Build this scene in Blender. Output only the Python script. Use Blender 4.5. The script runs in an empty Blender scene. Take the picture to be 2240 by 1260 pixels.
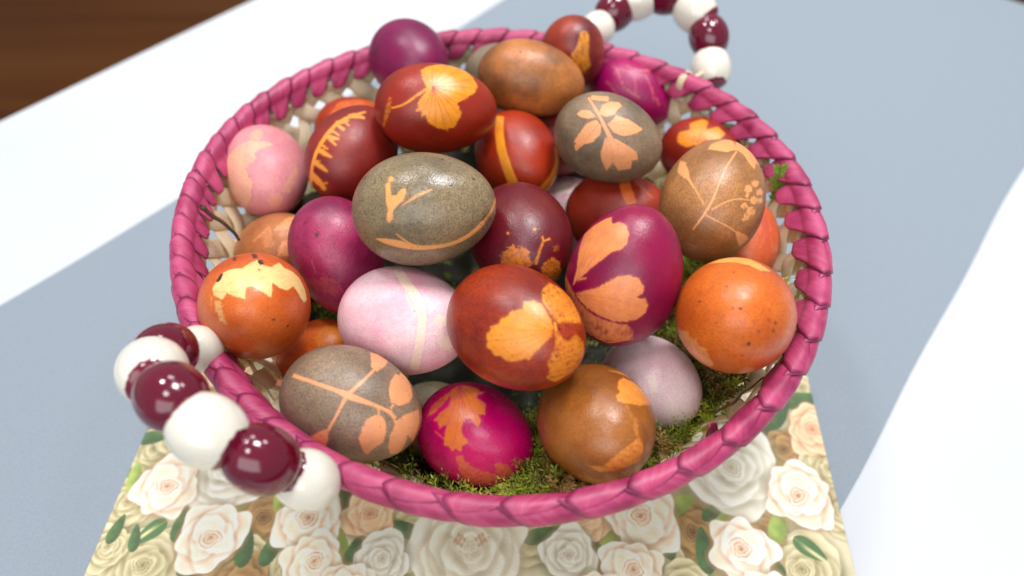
import bpy, math, random
import numpy as np
from mathutils import Matrix, Vector

random.seed(7)
rng = np.random.default_rng(7)
scene = bpy.context.scene
COL = scene.collection
R = math.radians

# ------------------------------------------------------------------ camera
CAM_LOC = (0.00608, -0.22414, 0.31848)
PITCH = 51.20
FOCAL_MM = 24.107
cam_data = bpy.data.cameras.new("camera")
cam_data.sensor_width = 36.0
cam_data.lens = FOCAL_MM
cam_data.clip_start = 0.01
cam_data.clip_end = 50.0
cam_data.dof.use_dof = True
cam_data.dof.focus_distance = 0.270
cam_data.dof.aperture_fstop = 4.4
cam_data.dof.aperture_blades = 7
camera = bpy.data.objects.new("camera", cam_data)
COL.objects.link(camera)
camera.location = CAM_LOC
camera.rotation_euler = (R(90.0 - PITCH), 0.0, 0.0)
scene.camera = camera

# ------------------------------------------------------------------ room light
world = bpy.data.worlds.new("World")
scene.world = world
world.use_nodes = True
bg = world.node_tree.nodes["Background"]
bg.inputs["Color"].default_value = (0.96, 0.98, 1.0, 1.0)
bg.inputs["Strength"].default_value = 0.34


def ceiling_lamp(loc, sx, sy, watts, col=(0.98, 0.985, 1.0)):
    d = bpy.data.lights.new("ceiling_lamp", "AREA")
    d.shape = "RECTANGLE"
    d.size, d.size_y = sx, sy
    d.energy = watts
    d.color = col
    o = bpy.data.objects.new("ceiling_lamp", d)
    COL.objects.link(o)
    o.location = loc
    return o


ceiling_lamp((0.34, 0.42, 1.55), 0.36, 0.36, 17.0)
ceiling_lamp((-0.62, 0.55, 1.6), 0.24, 0.24, 7.5)
ceiling_lamp((0.95, 0.95, 1.6), 0.30, 0.30, 5.0)
ceiling_lamp((-0.15, 1.25, 1.65), 0.40, 0.30, 5.0)
ceiling_lamp((-0.2, -0.35, 1.6), 0.26, 0.26, 4.0)
# broad daylight from a window behind the photographer
win = ceiling_lamp((-0.25, -1.5, 1.25), 1.9, 1.2, 18.0, (0.97, 0.985, 1.0))
win.data.name = win.name = "window_light"
win.rotation_euler = (Vector((0.0, 0.0, 0.08)) - Vector(win.location)).to_track_quat("-Z", "Y").to_euler()

scene.view_settings.view_transform = "Standard"
scene.view_settings.look = "None"
scene.view_settings.exposure = 0.16
scene.view_settings.gamma = 1.0
scene.view_settings.use_curve_mapping = False
scene.cycles.use_denoising = True
scene.cycles.max_bounces = 10
scene.cycles.diffuse_bounces = 6

# ------------------------------------------------------------------ measured data
EGGS = [
    {'id':1,'loc':(-0.04971,0.10769,0.1041),'ax':(0.4879,-0.8454,0.2171),'w':0.02077,'l':0.027,'c':(-0.3578,0.4286,0.8296),'e':(0.8844,-0.1294,0.4483),'m':((124,2,74),(104,2,64),(0,0,0),0.0,0.36),'hi':0,'label':'plain deep purple egg at the back left,touching the pink rim','pr':[]},
    {'id':2,'loc':(-0.02924,0.04122,0.12157),'ax':(0.9938,0.0651,-0.0906),'w':0.0204,'l':0.0283,'c':(-0.8038,0.595,0.0),'e':(0.0202,0.0273,0.9994),'m':((150,44,20),(128,32,18),(236,148,30),0.1,0.34),'hi':1,'label':'glossy rust red egg with a fan-shaped yellow leaf print,high in the pile','pr':[(0,1,0.03,[(-0.26,0.944),(-0.119,1.128),(0.136,1.298),(0.481,1.407),(0.724,1.299),(0.796,0.911),(0.799,0.596),(0.71,0.456),(0.521,0.276),(0.335,0.147),(0.397,-0.098),(0.295,-0.374),(0.161,-0.464),(-0.003,-0.409),(-0.126,-0.27),(-0.185,-0.141),(-0.235,-0.184),(-0.244,-0.037),(-0.31,-0.058),(-0.256,0.151),(-0.173,0.324),(-0.14,0.46),(-0.209,0.659)]),(0,0.9,0.004,[(-0.121,0.482),(-0.186,0.419),(-0.25,0.357),(-0.315,0.298),(-0.38,0.236),(-0.445,0.176),(-0.513,0.124),(-0.59,0.084),(-0.678,0.055),(-0.779,0.032),(-0.772,-0.003),(-0.671,0.016),(-0.578,0.043),(-0.495,0.082),(-0.421,0.135),(-0.354,0.191),(-0.289,0.248),(-0.224,0.305),(-0.159,0.362),(-0.093,0.421)]),(2,0.5,0.02,[(0.348,0.553),(0.306,0.397),(0.225,0.289),(0.127,0.247),(0.033,0.278),(-0.034,0.372),(-0.057,0.51),(-0.029,0.666),(0.05,0.804),(0.161,0.876),(0.273,0.843),(0.337,0.721)]),(0,0.5,0.03,[(-0.824,0.257),(-0.857,0.15),(-0.897,0.041),(-0.938,-0.071),(-0.975,-0.192),(-1.028,-0.318),(-1.116,-0.477),(-1.067,-0.475),(-0.955,-0.326),(-0.878,-0.204),(-0.819,-0.093),(-0.787,0.018),(-0.769,0.128),(-0.758,0.24)]),(3,0.42,0.004,[(-0.031,0.474),(-0.091,0.605),(-0.15,0.756),(-0.217,0.949),(-0.228,0.937),(-0.163,0.743),(-0.107,0.588),(-0.053,0.454)]),(3,0.42,0.004,[(-0.029,0.466),(-0.036,0.594),(-0.038,0.737),(-0.038,0.905),(-0.034,1.139),(-0.034,1.142),(-0.051,0.904),(-0.055,0.735),(-0.056,0.592),(-0.055,0.463)]),(3,0.42,0.004,[(-0.031,0.456),(0.01,0.572),(0.055,0.698),(0.112,0.843),(0.18,1.02),(0.29,1.364),(0.28,1.421),(0.172,1.036),(0.1,0.855),(0.042,0.713),(-0.009,0.587),(-0.053,0.472)]),(3,0.42,0.004,[(-0.034,0.449),(0.028,0.525),(0.093,0.604),(0.163,0.691),(0.241,0.782),(0.332,0.884),(0.437,1.023),(0.645,1.34),(0.625,1.349),(0.433,1.052),(0.326,0.91),(0.235,0.805),(0.153,0.714),(0.083,0.629),(0.015,0.551),(-0.05,0.479)]),(3,0.42,0.004,[(-0.039,0.446),(0.033,0.481),(0.105,0.518),(0.18,0.56),(0.258,0.601),(0.341,0.64),(0.429,0.677),(0.525,0.722),(0.635,0.772),(0.769,0.854),(0.777,0.866),(0.637,0.799),(0.527,0.747),(0.431,0.702),(0.341,0.666),(0.256,0.627),(0.177,0.587),(0.101,0.55),(0.027,0.515),(-0.045,0.481)]),(3,0.42,0.004,[(-0.041,0.446),(0.036,0.457),(0.114,0.472),(0.194,0.488),(0.276,0.502),(0.36,0.512),(0.447,0.517),(0.54,0.523),(0.64,0.53),(0.751,0.545),(0.756,0.561),(0.645,0.548),(0.544,0.542),(0.451,0.539),(0.364,0.536),(0.277,0.528),(0.195,0.516),(0.114,0.504),(0.036,0.493),(-0.043,0.482)]),(3,0.42,0.004,[(-0.045,0.447),(0.035,0.428),(0.114,0.413),(0.195,0.397),(0.274,0.373),(0.353,0.344),(0.435,0.312),(0.519,0.28),(0.525,0.292),(0.44,0.328),(0.359,0.362),(0.279,0.393),(0.2,0.42),(0.12,0.442),(0.041,0.463),(-0.039,0.482)]),(3,0.42,0.004,[(-0.049,0.448),(0.025,0.391),(0.097,0.337),(0.165,0.275),(0.232,0.21),(0.298,0.141),(0.304,0.149),(0.239,0.222),(0.174,0.292),(0.107,0.358),(0.037,0.419),(-0.036,0.481)]),(3,0.42,0.004,[(-0.051,0.449),(0.005,0.382),(0.06,0.316),(0.113,0.251),(0.165,0.183),(0.213,0.111),(0.26,0.035),(0.309,-0.044),(0.359,-0.124),(0.365,-0.118),(0.317,-0.036),(0.27,0.045),(0.224,0.123),(0.177,0.199),(0.126,0.27),(0.074,0.338),(0.021,0.406),(-0.033,0.479)]),(3,0.42,0.004,[(-0.053,0.454),(-0.013,0.364),(0.025,0.276),(0.064,0.19),(0.1,0.105),(0.135,0.018),(0.164,-0.076),(0.194,-0.171),(0.224,-0.271),(0.258,-0.376),(0.265,-0.372),(0.233,-0.266),(0.204,-0.165),(0.177,-0.068),(0.147,0.025),(0.114,0.116),(0.08,0.205),(0.044,0.293),(0.006,0.382),(-0.031,0.474)]),(3,0.42,0.004,[(-0.054,0.456),(-0.028,0.356),(-0.003,0.257),(0.022,0.162),(0.045,0.066),(0.062,-0.029),(0.079,-0.131),(0.093,-0.233),(0.108,-0.34),(0.124,-0.453),(0.132,-0.452),(0.117,-0.338),(0.104,-0.23),(0.091,-0.125),(0.08,-0.027),(0.06,0.072),(0.04,0.17),(0.017,0.268),(-0.006,0.367),(-0.029,0.472)]),(3,0.42,0.004,[(-0.055,0.461),(-0.043,0.35),(-0.033,0.245),(-0.023,0.143),(-0.017,0.043),(-0.015,-0.059),(-0.017,-0.166),(-0.02,-0.274),(-0.023,-0.385),(-0.015,-0.384),(-0.01,-0.273),(-0.006,-0.167),(-0.002,-0.061),(-0.002,0.046),(-0.006,0.145),(-0.013,0.25),(-0.021,0.356),(-0.029,0.467)]),(3,0.42,0.004,[(-0.055,0.464),(-0.061,0.354),(-0.068,0.251),(-0.076,0.15),(-0.087,0.048),(-0.104,-0.047),(-0.125,-0.146),(-0.145,-0.247),(-0.138,-0.249),(-0.116,-0.15),(-0.094,-0.051),(-0.077,0.05),(-0.06,0.148),(-0.048,0.248),(-0.038,0.354),(-0.029,0.464)]),(3,0.42,0.004,[(-0.054,0.47),(-0.084,0.345),(-0.114,0.228),(-0.15,0.117),(-0.191,0.01),(-0.234,-0.097),(-0.228,-0.102),(-0.183,0.003),(-0.138,0.109),(-0.098,0.22),(-0.063,0.336),(-0.03,0.458)])]},
    {'id':3,'loc':(-0.00035,0.11095,0.09207),'ax':(0.7253,-0.565,0.3933),'w':0.0177,'l':0.02301,'c':(-0.7198,0.346,0.6018),'e':(0.5365,-0.2729,0.7985),'m':((140,126,104),(120,106,88),(0,0,0),0.3,0.45),'hi':0,'label':'grey-green egg mostly hidden behind the large plain brown egg','pr':[]},
    {'id':4,'loc':(0.0159,0.07879,0.11209),'ax':(0.9814,-0.1288,-0.1423),'w':0.01876,'l':0.02753,'c':(-0.8226,0.5686,0.0),'e':(0.1081,0.1564,0.9818),'m':((184,118,60),(128,82,44),(0,0,0),0.35,0.38),'hi':0,'label':'plain mottled brown egg lying on its side near the back rim','pr':[]},
    {'id':5,'loc':(0.03885,0.10861,0.10698),'ax':(0.0636,0.2886,-0.9553),'w':0.01735,'l':0.02256,'c':(-0.7437,-0.0397,-0.6673),'e':(-0.0612,0.9981,0.0089),'m':((150,54,22),(96,22,30),(222,150,52),0.15,0.38),'hi':0,'label':'rust red egg with a long yellow print,standing beside the far beaded handle','pr':[(0,0.9,0.03,[(0.237,0.671),(0.468,0.664),(0.49,0.297),(0.472,0.033),(0.612,-0.248),(0.4,-0.473),(0.094,-0.282),(-0.034,0.03),(0.126,0.235)])]},
    {'id':6,'loc':(0.07462,0.10392,0.08494),'ax':(0.9119,-0.3468,-0.2195),'w':0.01814,'l':0.025,'c':(-0.8103,0.586,-0.0),'e':(0.2226,0.3078,0.925),'m':((158,4,92),(136,4,80),(226,120,120),0.05,0.36),'hi':1,'label':'magenta egg covered in fine pale scratches,below the far beaded handle','pr':[(0,0.7,0.03,[(-0.398,0.742),(-0.345,0.574),(-0.299,0.426),(-0.257,0.292),(-0.218,0.164),(-0.191,0.178),(-0.23,0.307),(-0.273,0.441),(-0.315,0.587),(-0.367,0.758)]),(0,0.7,0.03,[(-0.125,0.873),(-0.001,0.785),(0.124,0.738),(0.265,0.746),(0.42,0.802),(0.615,0.902),(0.633,0.959),(0.428,0.848),(0.269,0.787),(0.134,0.776),(0.012,0.824),(-0.111,0.915)]),(0,0.7,0.03,[(0.047,0.428),(0.054,0.258),(0.043,0.09),(0.016,-0.075),(0.048,-0.078),(0.076,0.095),(0.086,0.265),(0.08,0.44)]),(0,0.7,0.03,[(0.311,0.602),(0.363,0.459),(0.408,0.32),(0.437,0.174),(0.453,0.02),(0.465,-0.142),(0.497,-0.133),(0.485,0.03),(0.468,0.189),(0.439,0.339),(0.394,0.485),(0.341,0.632)]),(0,0.7,0.03,[(0.864,1.228),(1.005,1.117),(0.958,0.837),(0.952,0.623),(0.94,0.422),(0.94,0.244),(1.004,0.264),(1.015,0.458),(1.048,0.684),(1.146,0.971),(1.017,1.118),(0.883,1.222)]),(0,0.7,0.03,[(-0.149,0.107),(-0.023,-0.001),(0.115,-0.084),(0.132,-0.046),(-0.004,0.03),(-0.128,0.14)]),(0,0.7,0.03,[(0.518,-0.023),(0.552,-0.139),(0.591,-0.262),(0.639,-0.238),(0.6,-0.115),(0.566,0.003)]),(0,0.7,0.03,[(-0.505,0.768),(-0.329,0.71),(-0.173,0.669),(-0.166,0.711),(-0.324,0.755),(-0.502,0.816)]),(0,0.7,0.03,[(0.766,0.525),(0.938,0.47),(1.192,0.447),(1.305,0.512),(0.988,0.531),(0.801,0.578)]),(0,0.7,0.03,[(-0.65,0.305),(-0.522,0.168),(-0.432,0.026),(-0.377,-0.13),(-0.354,-0.116),(-0.409,0.043),(-0.5,0.187),(-0.629,0.326)])]},
    {'id':7,'loc':(0.05064,0.03026,0.11295),'ax':(0.8677,-0.4952,-0.0432),'w':0.01999,'l':0.02599,'c':(-0.745,0.641,0.1849),'e':(0.3643,0.1587,0.9177),'m':((144,122,98),(106,90,72),(228,158,108),0.6,0.42),'hi':1,'label':'dark grey egg with a branch of five broad peach leaves','pr':[(0,1.0,0.004,[(-0.39,0.992),(-0.317,0.845),(-0.26,0.726),(-0.212,0.622),(-0.17,0.525),(-0.136,0.433),(-0.102,0.343),(-0.072,0.256),(-0.042,0.17),(-0.014,0.083),(0.015,-0.0),(0.04,-0.087),(0.118,-0.033),(0.086,0.05),(0.05,0.128),(0.018,0.212),(-0.017,0.294),(-0.051,0.38),(-0.085,0.469),(-0.124,0.561),(-0.169,0.659),(-0.222,0.765),(-0.284,0.884),(-0.356,1.039)]),(0,1.0,0.012,[(-0.569,0.522),(-0.466,0.623),(-0.297,0.596),(-0.179,0.456),(-0.333,0.4),(-0.497,0.446)]),(0,1.0,0.012,[(-0.134,0.533),(-0.059,0.779),(0.109,0.906),(0.302,0.929),(0.33,0.838),(0.161,0.573),(0.005,0.475)]),(0,1.0,0.012,[(-0.181,0.387),(-0.096,0.263),(-0.123,0.091),(-0.278,-0.094),(-0.434,-0.151),(-0.627,-0.334),(-0.653,-0.126),(-0.497,0.106),(-0.372,0.287)]),(0,1.0,0.012,[(0.014,0.309),(0.195,0.529),(0.424,0.477),(0.707,0.316),(0.552,0.196),(0.305,0.094),(0.127,0.137)]),(0,1.0,0.012,[(-0.019,0.058),(0.19,-0.006),(0.366,-0.12),(0.523,-0.25),(0.547,-0.427),(0.42,-0.454),(0.409,-0.683),(0.163,-0.747),(0.055,-0.525),(-0.073,-0.768),(-0.133,-0.542),(-0.15,-0.302)]),(0,1.0,0.004,[(-0.301,0.927),(-0.177,0.907),(-0.054,0.899),(0.062,0.896),(0.082,1.093),(-0.048,1.079),(-0.179,1.081),(-0.307,1.104)]),(3,0.3,0.004,[(-0.024,0.048),(0.046,-0.004),(0.118,-0.055),(0.191,-0.111),(0.26,-0.174),(0.329,-0.244),(0.401,-0.32),(0.478,-0.404),(0.484,-0.397),(0.405,-0.313),(0.336,-0.235),(0.267,-0.163),(0.198,-0.099),(0.13,-0.042),(0.059,0.014),(-0.013,0.068)]),(3,0.3,0.004,[(-0.028,0.055),(0.0,-0.038),(0.026,-0.136),(0.05,-0.237),(0.07,-0.342),(0.087,-0.456),(0.104,-0.579),(0.121,-0.72),(0.128,-0.717),(0.111,-0.577),(0.096,-0.452),(0.08,-0.337),(0.062,-0.23),(0.039,-0.131),(0.015,-0.035),(-0.01,0.06)]),(3,0.3,0.004,[(-0.027,0.055),(-0.033,-0.052),(-0.037,-0.158),(-0.047,-0.27),(-0.063,-0.386),(-0.083,-0.512),(-0.107,-0.649),(-0.1,-0.649),(-0.076,-0.513),(-0.053,-0.387),(-0.036,-0.27),(-0.024,-0.158),(-0.017,-0.051),(-0.01,0.06)]),(3,0.3,0.004,[(-0.005,0.296),(0.085,0.303),(0.178,0.31),(0.27,0.316),(0.365,0.318),(0.463,0.315),(0.568,0.312),(0.681,0.309),(0.684,0.317),(0.572,0.321),(0.467,0.327),(0.369,0.332),(0.273,0.331),(0.18,0.328),(0.088,0.322),(-0.003,0.318)]),(3,0.3,0.004,[(-0.002,0.297),(0.098,0.337),(0.199,0.378),(0.306,0.412),(0.419,0.447),(0.42,0.455),(0.306,0.423),(0.198,0.39),(0.095,0.355),(-0.005,0.318)]),(3,0.3,0.004,[(-0.116,0.355),(-0.176,0.258),(-0.237,0.165),(-0.299,0.073),(-0.368,-0.014),(-0.444,-0.101),(-0.527,-0.189),(-0.62,-0.282),(-0.617,-0.287),(-0.522,-0.195),(-0.438,-0.107),(-0.36,-0.022),(-0.29,0.065),(-0.226,0.156),(-0.164,0.248),(-0.102,0.343)]),(3,0.3,0.004,[(-0.116,0.356),(-0.179,0.264),(-0.243,0.177),(-0.313,0.094),(-0.388,0.015),(-0.469,-0.063),(-0.465,-0.069),(-0.383,0.009),(-0.307,0.087),(-0.235,0.168),(-0.168,0.253),(-0.103,0.342)])]},
    {'id':8,'loc':(0.10653,0.05644,0.0814),'ax':(0.7852,-0.6127,0.0898),'w':0.01808,'l':0.0235,'c':(-0.7572,0.6093,0.2353),'e':(0.3908,0.134,0.9107),'m':((150,42,16),(128,34,14),(232,146,34),0.1,0.38),'hi':0,'label':'red egg with a yellow-orange leaf print,behind the tan egg with thin stems','pr':[(0,1,0.02,[(-0.593,0.43),(-0.557,0.624),(-0.293,0.687),(-0.315,0.926),(0.009,1.211),(0.176,1.166),(0.097,0.724),(0.434,0.937),(0.589,0.7),(0.361,0.447),(0.08,0.404),(-0.149,0.24),(-0.379,0.17),(-0.585,0.307)]),(3,0.4,0.004,[(-0.095,0.349),(-0.234,0.402),(-0.381,0.47),(-0.545,0.563),(-0.551,0.55),(-0.389,0.45),(-0.244,0.37),(-0.109,0.306)]),(3,0.4,0.004,[(-0.085,0.34),(-0.153,0.482),(-0.222,0.645),(-0.3,0.842),(-0.311,0.834),(-0.239,0.633),(-0.177,0.464),(-0.118,0.316)]),(3,0.4,0.004,[(-0.084,0.323),(-0.047,0.484),(-0.003,0.658),(0.052,0.86),(0.129,1.139),(0.121,1.149),(0.039,0.869),(-0.024,0.666),(-0.074,0.492),(-0.118,0.332)]),(3,0.4,0.004,[(-0.091,0.31),(0.017,0.42),(0.132,0.534),(0.261,0.653),(0.411,0.791),(0.407,0.808),(0.254,0.674),(0.122,0.559),(0.002,0.45),(-0.112,0.345)])]},
    {'id':9,'loc':(0.09255,-0.00869,0.11182),'ax':(0.343,0.9041,0.255),'w':0.02184,'l':0.02839,'c':(0.0152,0.8907,-0.4543),'e':(-0.9619,0.1372,0.2367),'m':((176,124,76),(142,98,58),(222,158,102),0.7,0.34),'hi':1,'label':'tan brown egg with thin peach stems and small feathery leaf prints','pr':[(0,1.0,0.004,[(0.461,0.871),(0.388,0.763),(0.327,0.673),(0.273,0.591),(0.228,0.516),(0.189,0.442),(0.155,0.371),(0.124,0.302),(0.096,0.235),(0.07,0.169),(0.045,0.105),(0.019,0.042),(-0.012,-0.019),(-0.044,-0.073),(-0.079,-0.131),(-0.117,-0.188),(-0.155,-0.245),(-0.196,-0.302),(-0.239,-0.361),(-0.285,-0.421),(-0.332,-0.486),(-0.317,-0.496),(-0.265,-0.437),(-0.214,-0.379),(-0.167,-0.323),(-0.12,-0.269),(-0.077,-0.213),(-0.043,-0.154),(-0.012,-0.091),(0.019,-0.033),(0.043,0.031),(0.067,0.093),(0.091,0.159),(0.116,0.226),(0.145,0.293),(0.175,0.361),(0.208,0.432),(0.247,0.503),(0.295,0.578),(0.35,0.657),(0.413,0.746),(0.488,0.851)]),(0,1.0,0.012,[(0.431,0.896),(0.24,0.827),(0.025,0.883),(-0.156,0.943),(-0.101,1.112),(0.175,1.29),(0.413,1.413),(0.46,1.227),(0.473,1.014),(0.589,1.359),(0.629,1.341),(0.853,1.212),(1.06,1.034),(1.224,0.839),(1.299,0.674),(0.992,0.655),(0.895,0.485),(0.739,0.622),(0.644,0.796),(0.53,0.888)]),(0,1.0,0.012,[(-0.843,0.882),(-0.613,0.723),(-0.477,0.471),(-0.425,0.336),(-0.57,0.391),(-0.76,0.535)]),(0,1.0,0.004,[(-0.513,0.379),(-0.433,0.289),(-0.361,0.207),(-0.297,0.127),(-0.241,0.051),(-0.19,-0.027),(-0.144,-0.103),(-0.133,-0.099),(-0.176,-0.02),(-0.224,0.058),(-0.276,0.138),(-0.333,0.22),(-0.398,0.308),(-0.469,0.4)]),(0,1.0,0.004,[(-0.001,-0.185),(0.07,-0.152),(0.14,-0.118),(0.213,-0.088),(0.291,-0.066),(0.376,-0.051),(0.464,-0.049),(0.562,-0.061),(0.67,-0.082),(0.675,-0.06),(0.564,-0.041),(0.465,-0.03),(0.371,-0.034),(0.285,-0.048),(0.204,-0.072),(0.131,-0.102),(0.058,-0.134),(-0.012,-0.168)]),(0,1,0.05,[(0.774,0.115),(0.759,0.079),(0.72,0.055),(0.671,0.047),(0.624,0.057),(0.591,0.082),(0.581,0.116),(0.593,0.15),(0.628,0.174),(0.675,0.185),(0.724,0.176),(0.761,0.149)]),(0,1,0.05,[(0.974,0.207),(0.946,0.172),(0.894,0.142),(0.831,0.131),(0.775,0.141),(0.739,0.168),(0.727,0.202),(0.744,0.24),(0.787,0.268),(0.848,0.278),(0.912,0.273),(0.958,0.249)]),(0,1,0.05,[(1.165,0.052),(1.135,0.017),(1.066,0.0),(0.993,-0.014),(0.927,0.0),(0.884,0.026),(0.869,0.06),(0.886,0.093),(0.933,0.113),(1.0,0.122),(1.077,0.113),(1.145,0.086)]),(0,1,0.05,[(0.675,0.007),(0.666,-0.015),(0.645,-0.03),(0.616,-0.035),(0.587,-0.027),(0.566,-0.01),(0.558,0.011),(0.565,0.032),(0.586,0.047),(0.616,0.052),(0.644,0.046),(0.667,0.029)]),(0,1,0.05,[(0.902,-0.084),(0.887,-0.12),(0.844,-0.141),(0.788,-0.147),(0.734,-0.134),(0.696,-0.106),(0.682,-0.072),(0.694,-0.039),(0.729,-0.014),(0.782,-0.01),(0.838,-0.022),(0.882,-0.051)]),(0,1,0.05,[(0.639,-0.153),(0.632,-0.175),(0.61,-0.19),(0.579,-0.194),(0.549,-0.185),(0.525,-0.166),(0.516,-0.143),(0.523,-0.12),(0.544,-0.106),(0.573,-0.101),(0.605,-0.109),(0.629,-0.128)]),(0,1,0.06,[(0.86,-0.279),(0.849,-0.318),(0.804,-0.343),(0.745,-0.344),(0.688,-0.325),(0.646,-0.29),(0.629,-0.253),(0.638,-0.217),(0.675,-0.193),(0.727,-0.188),(0.785,-0.204),(0.837,-0.238)]),(0,1,0.05,[(0.704,-0.366),(0.698,-0.391),(0.673,-0.408),(0.639,-0.409),(0.602,-0.397),(0.575,-0.375),(0.563,-0.347),(0.569,-0.322),(0.591,-0.306),(0.624,-0.302),(0.659,-0.315),(0.69,-0.336)]),(0,1,0.05,[(1.121,-0.101),(1.104,-0.133),(1.057,-0.143),(0.998,-0.149),(0.946,-0.13),(0.909,-0.11),(0.895,-0.083),(0.907,-0.061),(0.941,-0.042),(0.992,-0.043),(1.05,-0.047),(1.098,-0.068)]),(0,1.0,0.004,[(-0.103,-0.27),(-0.024,-0.309),(0.053,-0.349),(0.134,-0.391),(0.214,-0.436),(0.296,-0.486),(0.38,-0.546),(0.47,-0.62),(0.484,-0.601),(0.392,-0.529),(0.306,-0.471),(0.222,-0.42),(0.141,-0.376),(0.061,-0.334),(-0.017,-0.292),(-0.093,-0.252)]),(0,1.0,0.012,[(0.427,-0.551),(0.732,-0.721),(0.83,-0.842),(0.619,-0.965),(0.533,-0.812)])]},
    {'id':10,'loc':(0.11464,-0.00046,0.07702),'ax':(-0.0748,-0.9798,0.1854),'w':0.01863,'l':0.02422,'c':(-0.3042,0.6483,0.6979),'e':(0.9506,0.2544,0.178),'m':((206,104,52),(192,92,66),(230,140,84),0.1,0.38),'hi':0,'label':'streaky orange-red egg half hidden between tan egg and right wall','pr':[(0,0.5,0.004,[(0.844,0.575),(0.845,0.391),(0.858,0.223),(0.929,0.237),(0.895,0.401),(0.874,0.578)]),(0,0.45,0.004,[(0.664,0.132),(0.58,-0.006),(0.5,-0.143),(0.549,-0.161),(0.612,-0.018),(0.683,0.127)]),(0,0.5,0.004,[(0.881,0.097),(0.88,-0.04),(0.89,-0.183),(0.954,-0.188),(0.924,-0.041),(0.905,0.096)]),(0,0.25,0.04,[(0.511,0.376),(0.47,0.254),(0.435,0.138),(0.575,0.123),(0.595,0.244),(0.622,0.37)]),(0,0.35,0.05,[(-0.029,-0.011),(0.374,0.247),(0.496,0.042),(0.277,-0.307),(-0.049,-0.303)])]},
    {'id':11,'loc':(0.08969,-0.07057,0.11114),'ax':(-0.3083,-0.5662,0.7645),'w':0.02187,'l':0.02843,'c':(0.0,0.0,1.0),'e':(0.9232,0.3843,-0.0),'m':((206,110,36),(190,90,32),(244,172,98),0.55,0.32),'hi':1,'label':'round bright orange egg resting against the right side of the rim','pr':[(0,1,0.025,[(-0.623,1.245),(-0.363,1.397),(-0.022,1.443),(0.363,1.395),(0.591,1.152),(0.768,0.963),(0.524,0.907),(0.332,1.022),(0.052,1.115),(-0.243,1.151)]),(0,0.75,0.04,[(-1.275,-0.231),(-1.112,-0.349),(-0.9,-0.322),(-0.868,-0.45),(-0.716,-0.445),(-0.695,-0.597),(-0.545,-0.64),(-0.522,-0.755),(-0.42,-1.024),(-0.536,-1.204),(-0.742,-1.088),(-0.983,-0.912),(-1.187,-0.685),(-1.24,-0.424)]),(1,1,0.02,[(0.126,0.108),(0.121,0.093),(0.112,0.083),(0.101,0.081),(0.088,0.085),(0.078,0.094),(0.074,0.107),(0.078,0.122),(0.088,0.132),(0.1,0.135),(0.114,0.132),(0.123,0.121)]),(1,1,0.04,[(0.249,-0.492),(0.247,-0.502),(0.242,-0.51),(0.234,-0.513),(0.225,-0.51),(0.218,-0.503),(0.215,-0.491),(0.217,-0.482),(0.224,-0.476),(0.232,-0.473),(0.241,-0.477),(0.247,-0.483)]),(1,0.9,0.05,[(0.743,-0.143),(0.741,-0.154),(0.731,-0.161),(0.719,-0.163),(0.706,-0.16),(0.696,-0.151),(0.693,-0.14),(0.696,-0.129),(0.706,-0.122),(0.717,-0.119),(0.731,-0.123),(0.74,-0.132)]),(1,0.9,0.04,[(-0.576,0.227),(-0.579,0.218),(-0.586,0.212),(-0.597,0.21),(-0.606,0.213),(-0.614,0.22),(-0.618,0.23),(-0.616,0.24),(-0.609,0.246),(-0.599,0.248),(-0.587,0.244),(-0.58,0.237)]),(1,0.9,0.03,[(-0.112,0.507),(-0.114,0.498),(-0.12,0.49),(-0.128,0.488),(-0.137,0.492),(-0.144,0.499),(-0.146,0.508),(-0.144,0.518),(-0.137,0.525),(-0.129,0.527),(-0.12,0.525),(-0.114,0.516)]),(1,0.8,0.06,[(0.687,-0.291),(0.685,-0.302),(0.675,-0.309),(0.665,-0.311),(0.651,-0.307),(0.642,-0.299),(0.638,-0.286),(0.641,-0.275),(0.65,-0.268),(0.66,-0.265),(0.674,-0.269),(0.684,-0.279)]),(1,0.9,0.03,[(0.129,-0.131),(0.128,-0.14),(0.122,-0.146),(0.112,-0.147),(0.105,-0.145),(0.099,-0.138),(0.096,-0.13),(0.1,-0.123),(0.105,-0.116),(0.113,-0.114),(0.122,-0.116),(0.127,-0.122)]),(1,0.9,0.03,[(0.317,0.285),(0.315,0.277),(0.31,0.272),(0.302,0.269),(0.295,0.272),(0.291,0.277),(0.289,0.284),(0.292,0.29),(0.297,0.296),(0.304,0.299),(0.31,0.296),(0.315,0.291)]),(1,1,0.02,[(-0.01,0.114),(-0.012,0.106),(-0.017,0.104),(-0.023,0.101),(-0.03,0.103),(-0.035,0.109),(-0.036,0.116),(-0.034,0.12),(-0.03,0.126),(-0.023,0.128),(-0.016,0.127),(-0.012,0.122)]),(1,1,0.02,[(0.014,0.813),(0.013,0.806),(0.011,0.8),(0.003,0.798),(-0.001,0.801),(-0.004,0.806),(-0.008,0.814),(-0.004,0.821),(-0.001,0.827),(0.003,0.829),(0.011,0.827),(0.013,0.821)]),(1,1,0.02,[(0.589,-0.084),(0.588,-0.089),(0.582,-0.093),(0.576,-0.094),(0.572,-0.094),(0.567,-0.088),(0.566,-0.084),(0.567,-0.077),(0.57,-0.074),(0.576,-0.073),(0.583,-0.074),(0.586,-0.078)]),(1,1,0.02,[(0.413,-0.276),(0.411,-0.282),(0.406,-0.287),(0.399,-0.29),(0.392,-0.287),(0.387,-0.282),(0.385,-0.275),(0.386,-0.266),(0.392,-0.263),(0.397,-0.261),(0.405,-0.262),(0.41,-0.268)]),(1,1,0.02,[(-0.285,-0.134),(-0.287,-0.141),(-0.293,-0.146),(-0.299,-0.149),(-0.306,-0.147),(-0.311,-0.142),(-0.313,-0.134),(-0.311,-0.127),(-0.306,-0.122),(-0.299,-0.12),(-0.291,-0.122),(-0.287,-0.127)])]},
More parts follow.
